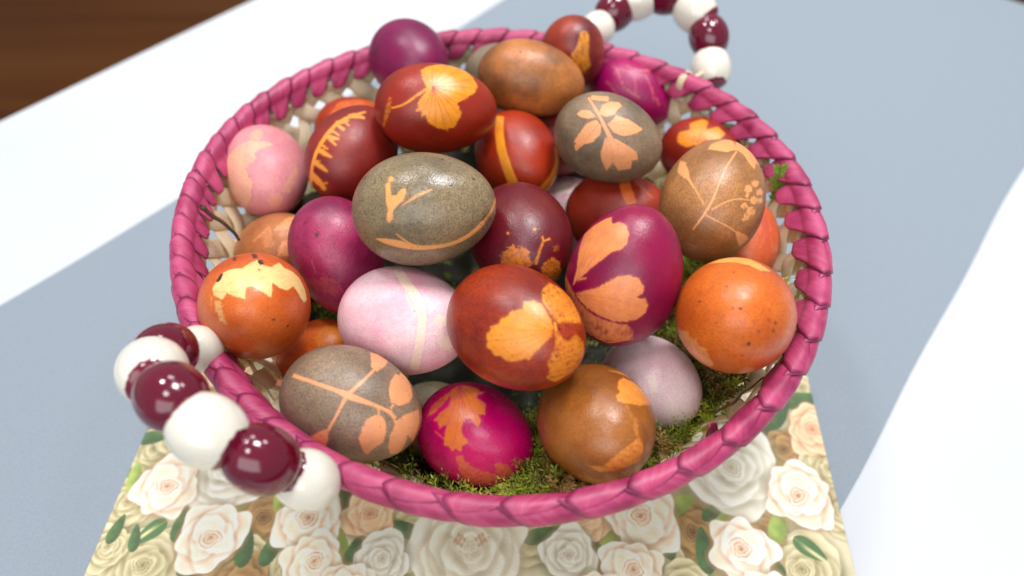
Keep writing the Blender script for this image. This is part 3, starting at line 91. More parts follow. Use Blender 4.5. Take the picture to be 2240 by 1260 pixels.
    {'id':20,'loc':(0.00767,-0.07774,0.11299),'ax':(0.6986,-0.6706,0.2497),'w':0.02203,'l':0.02864,'c':(-0.4564,0.7439,0.4881),'e':(0.6466,-0.0996,0.7563),'m':((158,56,16),(124,30,14),(228,148,46),0.9,0.32),'hi':1,'label':'large rust orange egg with three serrated yellow leaves,front centre','pr':[(0,0.95,0.022,[(0.521,0.033),(0.464,0.265),(0.387,0.432),(0.283,0.446),(0.123,0.421),(0.109,0.308),(-0.044,0.273),(-0.108,0.176),(-0.204,0.135),(-0.256,0.04),(-0.357,0.0),(-0.365,-0.077),(-0.44,-0.147),(-0.428,-0.239),(-0.459,-0.343),(-0.391,-0.383),(-0.373,-0.466),(-0.259,-0.466),(-0.21,-0.529),(-0.071,-0.529),(0.046,-0.461),(0.115,-0.472),(0.191,-0.362),(0.283,-0.256),(0.411,-0.12)]),(0,0.9,0.022,[(0.575,0.16),(0.49,0.317),(0.409,0.47),(0.442,0.664),(0.509,0.769),(0.679,0.964),(0.778,0.933),(0.983,0.912),(1.215,0.802),(1.18,0.568),(1.225,0.398),(1.196,0.236),(0.907,0.193),(0.727,0.188)]),(0,0.75,0.022,[(0.529,0.018),(0.601,-0.008),(0.642,-0.103),(0.756,-0.131),(0.939,-0.0),(1.156,-0.139),(1.235,-0.361),(1.152,-0.642),(0.832,-0.82),(0.556,-0.997),(0.376,-0.844),(0.413,-0.652),(0.376,-0.53),(0.44,-0.383),(0.497,-0.211)]),(0,1.0,0.004,[(0.528,0.159),(0.528,0.088),(0.53,0.016),(0.564,0.025),(0.558,0.095),(0.556,0.168)]),(3,0.32,0.004,[(0.521,0.044),(0.45,0.02),(0.382,-0.005),(0.319,-0.029),(0.255,-0.053),(0.193,-0.076),(0.135,-0.1),(0.075,-0.12),(0.016,-0.137),(-0.044,-0.153),(-0.103,-0.166),(-0.162,-0.18),(-0.223,-0.192),(-0.284,-0.206),(-0.348,-0.221),(-0.413,-0.234),(-0.414,-0.242),(-0.348,-0.228),(-0.285,-0.214),(-0.223,-0.201),(-0.163,-0.189),(-0.103,-0.177),(-0.043,-0.163),(0.016,-0.151),(0.076,-0.133),(0.135,-0.112),(0.195,-0.09),(0.258,-0.069),(0.32,-0.046),(0.385,-0.023),(0.453,-0.0),(0.525,0.023)]),(3,0.32,0.004,[(0.531,0.044),(0.475,0.079),(0.424,0.116),(0.374,0.152),(0.325,0.188),(0.281,0.226),(0.241,0.269),(0.202,0.315),(0.162,0.362),(0.123,0.408),(0.118,0.403),(0.157,0.355),(0.195,0.307),(0.233,0.261),(0.273,0.217),(0.316,0.176),(0.363,0.136),(0.411,0.1),(0.462,0.062),(0.513,0.024)]),(3,0.32,0.004,[(0.526,0.045),(0.452,0.051),(0.382,0.057),(0.315,0.062),(0.249,0.069),(0.186,0.078),(0.126,0.091),(0.068,0.11),(0.01,0.128),(-0.049,0.145),(-0.108,0.163),(-0.11,0.156),(-0.052,0.136),(0.005,0.117),(0.062,0.097),(0.121,0.08),(0.181,0.065),(0.245,0.054),(0.309,0.046),(0.376,0.039),(0.446,0.03),(0.519,0.023)]),(3,0.32,0.004,[(0.524,0.046),(0.449,0.034),(0.376,0.023),(0.307,0.014),(0.24,0.004),(0.176,-0.005),(0.114,-0.011),(0.052,-0.013),(-0.011,-0.011),(-0.076,-0.011),(-0.134,-0.007),(-0.197,-0.005),(-0.259,-0.002),(-0.26,-0.008),(-0.198,-0.012),(-0.137,-0.016),(-0.074,-0.019),(-0.012,-0.02),(0.048,-0.024),(0.112,-0.024),(0.175,-0.02),(0.238,-0.012),(0.306,-0.004),(0.374,0.005),(0.446,0.013),(0.52,0.023)]),(3,0.32,0.004,[(0.519,0.043),(0.451,0.008),(0.387,-0.025),(0.324,-0.059),(0.265,-0.092),(0.205,-0.125),(0.147,-0.157),(0.091,-0.187),(0.033,-0.217),(-0.025,-0.242),(-0.083,-0.266),(-0.143,-0.29),(-0.203,-0.316),(-0.264,-0.342),(-0.328,-0.368),(-0.393,-0.397),(-0.394,-0.404),(-0.327,-0.375),(-0.263,-0.349),(-0.202,-0.324),(-0.142,-0.3),(-0.082,-0.277),(-0.023,-0.253),(0.035,-0.228),(0.093,-0.201),(0.152,-0.171),(0.21,-0.139),(0.269,-0.107),(0.329,-0.075),(0.392,-0.042),(0.457,-0.009),(0.526,0.023)]),(3,0.32,0.004,[(0.517,0.042),(0.455,-0.006),(0.397,-0.053),(0.341,-0.099),(0.287,-0.145),(0.233,-0.191),(0.181,-0.236),(0.128,-0.277),(0.073,-0.317),(0.017,-0.357),(-0.037,-0.396),(-0.094,-0.438),(-0.152,-0.481),(-0.211,-0.525),(-0.209,-0.533),(-0.15,-0.489),(-0.092,-0.446),(-0.035,-0.404),(0.022,-0.366),(0.077,-0.327),(0.133,-0.288),(0.187,-0.246),(0.24,-0.202),(0.295,-0.158),(0.349,-0.113),(0.407,-0.068),(0.465,-0.021),(0.527,0.024)]),(3,0.32,0.004,[(0.515,0.04),(0.459,-0.02),(0.406,-0.079),(0.356,-0.136),(0.305,-0.192),(0.254,-0.246),(0.202,-0.298),(0.15,-0.351),(0.097,-0.403),(0.044,-0.457),(0.048,-0.464),(0.1,-0.41),(0.154,-0.358),(0.208,-0.306),(0.261,-0.256),(0.314,-0.201),(0.366,-0.145),(0.418,-0.089),(0.473,-0.031),(0.529,0.026)]),(3,0.32,0.004,[(0.533,0.042),(0.488,0.094),(0.444,0.145),(0.406,0.196),(0.372,0.252),(0.34,0.309),(0.312,0.369),(0.284,0.432),(0.278,0.428),(0.304,0.364),(0.332,0.303),(0.361,0.243),(0.394,0.186),(0.431,0.132),(0.471,0.078),(0.512,0.024)]),(3,0.32,0.004,[(0.514,0.039),(0.458,-0.033),(0.406,-0.101),(0.352,-0.169),(0.299,-0.232),(0.243,-0.296),(0.188,-0.361),(0.192,-0.365),(0.248,-0.302),(0.305,-0.24),(0.362,-0.176),(0.417,-0.11),(0.472,-0.042),(0.531,0.028)]),(3,0.35,0.004,[(0.581,0.165),(0.57,0.241),(0.559,0.315),(0.551,0.393),(0.548,0.476),(0.554,0.564),(0.564,0.664),(0.583,0.776),(0.617,0.906),(0.606,0.897),(0.575,0.767),(0.555,0.656),(0.538,0.559),(0.534,0.468),(0.533,0.386),(0.539,0.307),(0.547,0.231),(0.558,0.156)]),(3,0.35,0.004,[(0.579,0.157),(0.639,0.246),(0.71,0.341),(0.8,0.446),(0.926,0.573),(1.215,0.802),(1.218,0.804),(0.919,0.568),(0.787,0.451),(0.696,0.347),(0.622,0.253),(0.558,0.164)]),(3,0.35,0.004,[(0.569,0.149),(0.676,0.177),(0.8,0.207),(0.949,0.232),(1.167,0.266),(1.173,0.268),(0.954,0.247),(0.803,0.221),(0.679,0.197),(0.57,0.172)]),(3,0.35,0.004,[(0.58,0.167),(0.554,0.239),(0.529,0.314),(0.51,0.39),(0.496,0.472),(0.489,0.559),(0.486,0.656),(0.476,0.652),(0.48,0.554),(0.485,0.465),(0.495,0.382),(0.512,0.304),(0.534,0.228),(0.558,0.154)]),(3,0.35,0.004,[(0.582,0.161),(0.602,0.251),(0.629,0.344),(0.664,0.441),(0.713,0.551),(0.781,0.682),(0.896,0.857),(0.886,0.847),(0.773,0.675),(0.698,0.553),(0.646,0.441),(0.609,0.341),(0.581,0.249),(0.558,0.16)]),(3,0.3,0.004,[(0.542,0.003),(0.537,-0.074),(0.531,-0.153),(0.531,-0.233),(0.529,-0.315),(0.528,-0.4),(0.524,-0.49),(0.518,-0.584),(0.518,-0.69),(0.522,-0.811),(0.54,-0.96),(0.552,-0.957),(0.534,-0.81),(0.528,-0.692),(0.529,-0.586),(0.534,-0.491),(0.54,-0.401),(0.543,-0.314),(0.545,-0.232),(0.549,-0.151),(0.554,-0.073),(0.563,0.007)]),(3,0.3,0.004,[(0.542,-0.0),(0.562,-0.067),(0.586,-0.136),(0.608,-0.207),(0.635,-0.283),(0.658,-0.361),(0.684,-0.449),(0.713,-0.542),(0.753,-0.654),(0.817,-0.782),(0.824,-0.788),(0.765,-0.65),(0.725,-0.542),(0.696,-0.446),(0.672,-0.359),(0.647,-0.277),(0.625,-0.203),(0.602,-0.129),(0.579,-0.06),(0.56,0.009)]),(3,0.3,0.004,[(0.543,-0.003),(0.594,-0.053),(0.648,-0.104),(0.703,-0.159),(0.764,-0.219),(0.828,-0.285),(0.898,-0.367),(0.993,-0.46),(1.163,-0.603),(1.186,-0.593),(1.007,-0.453),(0.911,-0.358),(0.84,-0.28),(0.775,-0.21),(0.717,-0.148),(0.66,-0.092),(0.609,-0.038),(0.559,0.012)]),(3,0.3,0.004,[(0.547,-0.005),(0.637,-0.025),(0.736,-0.049),(0.844,-0.079),(0.973,-0.119),(1.153,-0.174),(1.158,-0.175),(0.978,-0.115),(0.852,-0.069),(0.743,-0.035),(0.644,-0.009),(0.556,0.015)]),(3,0.3,0.004,[(0.542,0.005),(0.522,-0.071),(0.506,-0.148),(0.491,-0.227),(0.474,-0.307),(0.454,-0.387),(0.432,-0.47),(0.412,-0.558),(0.392,-0.652),(0.399,-0.653),(0.418,-0.56),(0.441,-0.474),(0.462,-0.389),(0.484,-0.308),(0.502,-0.23),(0.521,-0.152),(0.54,-0.073),(0.561,0.004)])]},
    {'id':21,'loc':(-0.11816,0.03882,0.08494),'ax':(0.3563,-0.9335,0.0395),'w':0.0207,'l':0.02691,'c':(0.0696,0.6927,0.7179),'e':(0.9602,-0.2415,0.14),'m':((206,140,142),(190,120,128),(236,184,132),0.15,0.42),'hi':1,'label':'dusty pink egg with peach blotches by the left rim','pr':[(0,0.62,0.05,[(-1.123,0.239),(-0.728,0.577),(-0.348,0.715),(0.094,0.686),(0.198,0.627),(-0.296,0.42),(-0.195,0.295),(-0.505,0.063),(-0.354,-0.225),(-0.43,-0.632),(-0.78,-1.277),(-1.092,-1.023),(-1.37,-0.602),(-1.48,-0.235)]),(0,0.5,0.06,[(0.752,0.218),(0.845,0.009),(0.54,-0.447),(0.341,-0.363),(0.529,-0.077)]),(0,0.4,0.1,[(0.371,-0.598),(0.352,-0.7),(0.288,-0.776),(0.194,-0.804),(0.1,-0.772),(0.035,-0.695),(0.014,-0.597),(0.039,-0.507),(0.102,-0.442),(0.188,-0.417),(0.275,-0.439),(0.343,-0.504)]),(0,0.5,0.1,[(-0.05,0.872),(-0.069,0.779),(-0.124,0.715),(-0.198,0.69),(-0.272,0.708),(-0.331,0.772),(-0.357,0.867),(-0.348,0.972),(-0.293,1.062),(-0.215,1.093),(-0.127,1.059),(-0.07,0.973)])]},
    {'id':22,'loc':(-0.10692,-0.00207,0.06821),'ax':(0.6216,-0.2551,0.7407),'w':0.02002,'l':0.02603,'c':(-0.5578,0.097,0.8243),'e':(0.5248,-0.7282,0.4409),'m':((176,112,66),(150,92,56),(222,152,100),0.1,0.42),'hi':0,'label':'light brown egg with peach patches under the dusty pink egg','pr':[(0,0.9,0.04,[(-0.186,0.597),(0.116,0.966),(0.572,1.375),(0.386,0.741),(0.094,0.604)]),(0,0.9,0.05,[(-0.084,-0.045),(-0.001,0.234),(0.278,0.401),(0.322,-0.078)]),(0,0.5,0.06,[(-0.469,0.55),(-0.289,0.772),(-0.205,0.458),(-0.351,0.168)]),(0,0.5,0.1,[(-0.169,0.248),(-0.18,0.195),(-0.214,0.159),(-0.263,0.149),(-0.312,0.168),(-0.35,0.211),(-0.365,0.267),(-0.355,0.322),(-0.32,0.359),(-0.27,0.369),(-0.22,0.349),(-0.182,0.304)]),(0,0.5,0.1,[(0.073,0.49),(0.061,0.446),(0.035,0.417),(-0.001,0.406),(-0.038,0.421),(-0.064,0.454),(-0.075,0.499),(-0.065,0.545),(-0.037,0.576),(-0.001,0.586),(0.037,0.571),(0.063,0.536)]),(0,0.6,0.004,[(-0.639,0.338),(-0.492,0.445),(-0.351,0.557),(-0.4,0.629),(-0.532,0.498),(-0.67,0.375)])]},
    {'id':23,'loc':(-0.07177,-0.02063,0.08796),'ax':(0.2805,-0.6706,-0.6867),'w':0.02033,'l':0.02717,'c':(-0.0211,0.9998,0.0),'e':(0.957,0.0202,0.2893),'m':((162,52,92),(122,20,68),(190,100,80),0.5,0.36),'hi':1,'label':'plum egg with faint prints,left of the shiny olive grey egg','pr':[(0,0.38,0.1,[(-1.114,-0.344),(-0.853,-0.439),(-0.537,-0.456),(-0.332,-0.353),(-0.124,-0.367),(0.062,-0.596),(-0.18,-0.729),(-0.511,-0.704),(-0.879,-0.619)]),(0,0.55,0.004,[(-0.569,-0.115),(-0.54,-0.222),(-0.514,-0.331),(-0.494,-0.325),(-0.512,-0.212),(-0.532,-0.104)]),(0,0.25,0.15,[(-1.107,-1.002),(-1.074,-1.027),(-1.076,-1.034),(-1.097,-1.013),(-1.135,-0.977),(-1.175,-0.927),(-1.21,-0.874),(-1.231,-0.844),(-1.241,-0.837),(-1.228,-0.855),(-1.189,-0.892),(-1.151,-0.951)]),(1,0.9,0.05,[(-0.336,0.339),(-0.344,0.32),(-0.362,0.306),(-0.386,0.299),(-0.408,0.305),(-0.425,0.318),(-0.43,0.338),(-0.422,0.357),(-0.405,0.372),(-0.38,0.376),(-0.357,0.373),(-0.342,0.359)]),(1,0.6,0.05,[(-0.629,0.568),(-0.633,0.552),(-0.647,0.541),(-0.67,0.538),(-0.69,0.547),(-0.707,0.562),(-0.715,0.579),(-0.709,0.597),(-0.696,0.607),(-0.674,0.608),(-0.65,0.602),(-0.634,0.587)]),(1,0.7,0.03,[(0.158,0.601),(0.154,0.592),(0.147,0.584),(0.136,0.58),(0.126,0.581),(0.118,0.586),(0.117,0.597),(0.12,0.607),(0.128,0.614),(0.14,0.618),(0.151,0.617),(0.158,0.612)])]},
    {'id':24,'loc':(-0.09623,-0.05853,0.10094),'ax':(0.3505,-0.5673,0.7452),'w':0.02139,'l':0.02781,'c':(-0.0,0.0,1.0),'e':(0.9084,-0.4182,0.0),'m':((204,106,38),(186,84,34),(246,200,138),0.3,0.33),'hi':1,'label':'round orange egg with a jagged pale leaf band by the left rim','pr':[(0,1,0.012,[(-0.847,0.37),(-0.665,0.701),(-0.498,0.78),(-0.248,0.78),(-0.116,0.918),(0.03,1.023),(0.145,0.869),(0.311,0.83),(0.524,1.028),(0.613,0.869),(0.799,0.835),(0.993,0.706),(1.128,0.404),(1.165,0.158),(1.033,0.077),(0.91,0.233),(0.764,0.423),(0.585,0.315),(0.44,0.367),(0.306,0.465),(0.279,0.161),(0.099,0.292),(-0.062,0.37),(-0.169,0.35),(-0.182,0.138),(-0.362,0.179),(-0.52,0.26),(-0.592,0.125),(-0.776,0.213)]),(0,0.55,0.04,[(-0.77,0.129),(-0.635,0.087),(-0.526,-0.339),(-0.639,-0.292),(-0.719,-0.112)]),(0,0.4,0.004,[(-0.865,0.197),(-0.854,0.102),(-0.847,0.009),(-0.832,0.009),(-0.831,0.101),(-0.834,0.195)]),(1,1,0.08,[(-0.415,1.106),(-0.415,1.057),(-0.422,1.031),(-0.455,1.022),(-0.483,1.043),(-0.506,1.091),(-0.532,1.149),(-0.543,1.219),(-0.541,1.267),(-0.506,1.272),(-0.463,1.233),(-0.437,1.164)]),(1,1,0.08,[(0.036,1.189),(0.033,1.13),(0.012,1.089),(-0.016,1.076),(-0.046,1.088),(-0.067,1.126),(-0.071,1.185),(-0.075,1.254),(-0.045,1.317),(-0.02,1.343),(0.003,1.321),(0.035,1.26)]),(1,1,0.06,[(0.144,0.955),(0.138,0.922),(0.12,0.898),(0.098,0.888),(0.079,0.895),(0.066,0.917),(0.057,0.948),(0.064,0.983),(0.078,1.01),(0.105,1.022),(0.122,1.014),(0.135,0.991)]),(1,0.8,0.04,[(0.088,0.742),(0.085,0.728),(0.075,0.715),(0.064,0.71),(0.053,0.715),(0.044,0.725),(0.042,0.74),(0.045,0.756),(0.053,0.769),(0.066,0.773),(0.077,0.768),(0.084,0.759)]),(1,1.0,0.02,[(-0.685,0.713),(-0.736,0.623),(-0.778,0.53),(-0.713,0.486),(-0.664,0.569),(-0.639,0.673)]),(1,1,0.03,[(0.342,-0.264),(0.34,-0.273),(0.332,-0.281),(0.324,-0.283),(0.314,-0.281),(0.307,-0.273),(0.303,-0.263),(0.306,-0.252),(0.313,-0.246),(0.323,-0.243),(0.331,-0.247),(0.339,-0.254)]),(0,0.3,0.1,[(-0.504,-1.008),(-0.543,-1.127),(-0.652,-1.304),(-0.696,-1.286),(-0.747,-1.257),(-0.803,-1.223),(-0.816,-1.159),(-0.725,-0.998),(-0.655,-0.904),(-0.587,-0.865),(-0.53,-0.876),(-0.498,-0.925)]),(3,0.18,0.004,[(-0.783,0.287),(-0.682,0.278),(-0.59,0.27),(-0.501,0.263),(-0.416,0.258),(-0.336,0.253),(-0.257,0.249),(-0.18,0.247),(-0.104,0.244),(-0.027,0.242),(0.049,0.238),(0.125,0.229),(0.201,0.218),(0.279,0.204),(0.358,0.191),(0.441,0.178),(0.528,0.164),(0.622,0.152),(0.72,0.139),(0.83,0.126),(0.956,0.115),(1.113,0.1),(1.117,0.109),(0.959,0.119),(0.831,0.134),(0.721,0.146),(0.622,0.16),(0.531,0.173),(0.444,0.187),(0.361,0.201),(0.281,0.214),(0.203,0.229),(0.126,0.241),(0.049,0.249),(-0.027,0.254),(-0.103,0.257),(-0.179,0.261),(-0.257,0.264),(-0.336,0.269),(-0.417,0.275),(-0.501,0.28),(-0.59,0.289),(-0.685,0.298),(-0.786,0.309)]),(3,0.18,0.004,[(-0.776,0.29),(-0.699,0.349),(-0.627,0.408),(-0.557,0.468),(-0.49,0.529),(-0.423,0.59),(-0.354,0.65),(-0.28,0.707),(-0.208,0.766),(-0.132,0.83),(-0.054,0.901),(0.029,0.983),(0.027,0.99),(-0.056,0.911),(-0.138,0.84),(-0.213,0.777),(-0.287,0.717),(-0.362,0.663),(-0.432,0.603),(-0.501,0.542),(-0.57,0.482),(-0.641,0.423),(-0.715,0.365),(-0.794,0.309)]),(3,0.18,0.004,[(-0.783,0.287),(-0.674,0.278),(-0.573,0.273),(-0.479,0.268),(-0.389,0.265),(-0.302,0.262),(-0.217,0.256),(-0.135,0.245),(-0.053,0.231),(0.029,0.217),(0.111,0.202),(0.194,0.19),(0.279,0.177),(0.28,0.183),(0.195,0.196),(0.112,0.21),(0.03,0.225),(-0.052,0.24),(-0.133,0.256),(-0.218,0.267),(-0.303,0.274),(-0.389,0.281),(-0.479,0.285),(-0.574,0.29),(-0.676,0.299),(-0.786,0.31)]),(3,0.18,0.004,[(-0.778,0.289),(-0.692,0.325),(-0.611,0.363),(-0.536,0.4),(-0.461,0.439),(-0.39,0.479),(-0.319,0.52),(-0.249,0.56),(-0.177,0.601),(-0.103,0.637),(-0.027,0.672),(0.052,0.709),(0.134,0.749),(0.218,0.794),(0.305,0.848),(0.405,0.909),(0.515,0.992),(0.519,0.999),(0.406,0.919),(0.306,0.857),(0.215,0.805),(0.13,0.761),(0.05,0.72),(-0.03,0.684),(-0.107,0.649),(-0.182,0.615),(-0.255,0.574),(-0.326,0.534),(-0.397,0.494),(-0.471,0.456),(-0.545,0.418),(-0.622,0.381),(-0.705,0.343),(-0.792,0.309)]),(3,0.18,0.004,[(-0.786,0.286),(-0.674,0.268),(-0.572,0.251),(-0.476,0.23),(-0.387,0.207),(-0.302,0.181),(-0.218,0.154),(-0.216,0.16),(-0.299,0.188),(-0.385,0.215),(-0.475,0.243),(-0.569,0.264),(-0.672,0.286),(-0.785,0.309)]),(3,0.18,0.004,[(-0.774,0.291),(-0.721,0.373),(-0.671,0.453),(-0.62,0.532),(-0.564,0.61),(-0.507,0.689),(-0.448,0.772),(-0.455,0.779),(-0.513,0.695),(-0.573,0.619),(-0.632,0.542),(-0.686,0.465),(-0.74,0.384),(-0.798,0.306)])]},
    {'id':25,'loc':(-0.08271,-0.05145,0.04781),'ax':(0.5254,-0.0015,0.8508),'w':0.01976,'l':0.02569,'c':(-0.6112,0.2348,0.7558),'e':(0.1248,-0.9144,0.385),'m':((206,108,38),(180,70,28),(222,142,50),0.2,0.38),'hi':0,'label':'orange egg with a yellow patch tucked low beneath the pale leaf egg','pr':[(0,0.7,0.07,[(-0.229,0.596),(-0.005,0.925),(0.461,1.041),(0.559,0.424),(0.106,0.368),(-0.117,0.342)])]},
    {'id':26,'loc':(-0.038,-0.05747,0.08945),'ax':(0.9118,-0.3384,0.2327),'w':0.02231,'l':0.02901,'c':(-0.5215,0.7389,0.4267),'e':(0.3726,-0.2527,0.8929),'m':((236,188,192),(216,160,172),(236,210,178),0.12,0.36),'hi':1,'label':'pale pink egg with a cream band across it,left of front centre','pr':[(0,0.85,0.004,[(-0.186,1.121),(-0.143,0.971),(-0.103,0.856),(-0.069,0.754),(-0.034,0.664),(0.003,0.588),(0.039,0.518),(0.072,0.454),(0.098,0.393),(0.121,0.33),(0.138,0.264),(0.153,0.198),(0.159,0.132),(0.16,0.061),(0.16,-0.013),(0.154,-0.086),(0.147,-0.161),(0.138,-0.238),(0.127,-0.318),(0.117,-0.4),(0.107,-0.484),(0.095,-0.572),(0.081,-0.667),(0.069,-0.77),(0.053,-0.89),(0.046,-1.033),(0.208,-1.145),(0.206,-0.968),(0.213,-0.832),(0.217,-0.717),(0.224,-0.617),(0.233,-0.52),(0.24,-0.429),(0.247,-0.341),(0.256,-0.259),(0.264,-0.175),(0.271,-0.093),(0.276,-0.01),(0.281,0.073),(0.282,0.158),(0.277,0.245),(0.265,0.331),(0.248,0.414),(0.226,0.5),(0.196,0.579),(0.16,0.656),(0.124,0.733),(0.092,0.812),(0.056,0.903),(0.027,1.012),(-0.017,1.156),(-0.065,1.454)]),(0,0.35,0.02,[(-0.015,0.726),(-0.004,0.611),(0.006,0.505),(0.015,0.406),(0.037,0.319),(0.064,0.235),(0.09,0.152),(0.118,0.071),(0.173,0.094),(0.168,0.186),(0.165,0.28),(0.162,0.378),(0.153,0.475),(0.129,0.571),(0.102,0.673),(0.077,0.784)]),(0,0.7,0.04,[(0.774,1.252),(0.791,1.04),(0.818,0.881),(0.868,0.751),(1.12,0.969),(1.017,1.063),(0.918,1.163),(0.807,1.243)]),(0,0.7,0.03,[(0.617,0.036),(0.596,-0.034),(0.551,-0.083),(0.493,-0.104),(0.438,-0.086),(0.4,-0.041),(0.388,0.023),(0.404,0.087),(0.447,0.138),(0.505,0.159),(0.562,0.147),(0.603,0.101)]),(0,0.6,0.05,[(0.743,-0.409),(0.734,-0.502),(0.685,-0.565),(0.605,-0.58),(0.524,-0.546),(0.466,-0.473),(0.442,-0.386),(0.455,-0.304),(0.501,-0.246),(0.57,-0.225),(0.645,-0.25),(0.708,-0.315)]),(0,0.7,0.004,[(0.295,-0.219),(0.414,-0.23),(0.542,-0.243),(0.542,-0.214),(0.415,-0.202),(0.296,-0.192)])]},
    {'id':27,'loc':(-0.05418,-0.09666,0.08992),'ax':(0.9344,-0.3335,-0.1255),'w':0.021,'l':0.02731,'c':(-0.3769,0.9036,0.2037),'e':(0.4063,-0.0363,0.913),'m':((148,124,102),(122,104,86),(224,156,110),0.9,0.4),'hi':1,'label':'grey-brown egg with a peach rosehip twig print,front left','pr':[(0,1.0,0.004,[(-0.935,0.434),(-0.827,0.398),(-0.739,0.365),(-0.66,0.336),(-0.588,0.311),(-0.521,0.288),(-0.457,0.265),(-0.397,0.244),(-0.339,0.224),(-0.283,0.205),(-0.229,0.184),(-0.176,0.161),(-0.129,0.13),(-0.082,0.101),(-0.03,0.073),(0.025,0.06),(0.079,0.047),(0.133,0.035),(0.19,0.023),(0.245,0.008),(0.3,-0.009),(0.357,-0.028),(0.416,-0.046),(0.477,-0.065),(0.541,-0.086),(0.558,-0.041),(0.496,-0.016),(0.436,0.006),(0.379,0.028),(0.322,0.049),(0.267,0.07),(0.213,0.093),(0.162,0.115),(0.11,0.138),(0.059,0.16),(0.009,0.184),(-0.043,0.201),(-0.098,0.215),(-0.154,0.228),(-0.209,0.246),(-0.265,0.266),(-0.322,0.283),(-0.382,0.304),(-0.443,0.326),(-0.506,0.347),(-0.573,0.372),(-0.646,0.399),(-0.725,0.431),(-0.816,0.466),(-0.924,0.512)]),(0,1.0,0.004,[(-0.014,0.149),(0.033,0.211),(0.081,0.275),(0.132,0.341),(0.183,0.411),(0.24,0.482),(0.3,0.56),(0.364,0.65),(0.44,0.751),(0.407,0.79),(0.339,0.677),(0.278,0.587),(0.219,0.509),(0.164,0.436),(0.108,0.371),(0.055,0.309),(0.003,0.25),(-0.048,0.192)]),(0,1.0,0.012,[(0.387,1.209),(0.595,1.337),(0.768,1.127),(0.56,0.822),(0.402,0.651),(0.323,0.718)]),(0,1.0,0.012,[(0.767,0.735),(0.861,0.73),(0.951,0.856),(1.171,0.878),(1.12,0.519),(1.047,0.31),(0.919,0.165),(0.686,0.062),(0.551,0.109),(0.533,0.286),(0.594,0.49)]),(0,1,0.02,[(0.352,-0.123),(0.437,-0.22),(0.451,-0.407),(0.428,-0.615),(0.294,-0.781),(0.176,-0.969),(0.113,-0.832),(0.06,-0.58),(0.12,-0.35),(0.194,-0.205)]),(0,1.0,0.004,[(0.337,-0.022),(0.334,-0.09),(0.332,-0.158),(0.356,-0.157),(0.359,-0.088),(0.364,-0.019)]),(0,1.0,0.012,[(0.521,-0.071),(0.615,-0.219),(0.773,-0.095),(1.195,0.054),(1.221,-0.222),(1.144,-0.572),(1.203,-0.847),(0.861,-0.514),(0.864,-0.73),(0.846,-1.128),(0.609,-1.019),(0.511,-0.772),(0.519,-0.487),(0.599,-0.288)]),(0,1.0,0.004,[(0.364,-0.021),(0.445,-0.059),(0.514,-0.117),(0.572,-0.2),(0.626,-0.148),(0.552,-0.071),(0.468,-0.015),(0.381,0.018)]),(0,1.0,0.004,[(0.581,0.087),(0.546,0.045),(0.513,0.001),(0.537,-0.017),(0.57,0.025),(0.604,0.069)]),(0,1.0,0.004,[(-0.095,0.125),(-0.127,0.052),(-0.153,-0.023),(-0.184,-0.096),(-0.217,-0.17),(-0.254,-0.243),(-0.292,-0.317),(-0.333,-0.397),(-0.375,-0.479),(-0.344,-0.498),(-0.302,-0.414),(-0.264,-0.336),(-0.226,-0.259),(-0.191,-0.186),(-0.155,-0.113),(-0.122,-0.043),(-0.087,0.029),(-0.051,0.102)]),(0,1.0,0.012,[(-0.35,-0.442),(-0.363,-0.636),(-0.472,-0.906),(-0.634,-0.93),(-0.796,-0.884),(-0.653,-0.643),(-0.478,-0.505)]),(3,0.15,0.004,[(0.345,-0.122),(0.325,-0.207),(0.305,-0.295),(0.286,-0.385),(0.264,-0.476),(0.24,-0.572),(0.213,-0.675),(0.185,-0.785),(0.159,-0.915),(0.165,-0.916),(0.191,-0.789),(0.219,-0.677),(0.246,-0.576),(0.271,-0.48),(0.293,-0.389),(0.313,-0.298),(0.335,-0.211),(0.357,-0.123)]),(3,0.15,0.004,[(0.346,-0.119),(0.303,-0.196),(0.261,-0.274),(0.217,-0.351),(0.17,-0.425),(0.121,-0.499),(0.071,-0.578),(0.074,-0.582),(0.124,-0.504),(0.174,-0.43),(0.222,-0.356),(0.267,-0.28),(0.311,-0.203),(0.355,-0.127)]),(3,0.15,0.004,[(0.345,-0.124),(0.357,-0.213),(0.369,-0.304),(0.378,-0.4),(0.386,-0.503),(0.394,-0.615),(0.398,-0.616),(0.39,-0.502),(0.385,-0.4),(0.376,-0.301),(0.366,-0.21),(0.356,-0.121)])]},
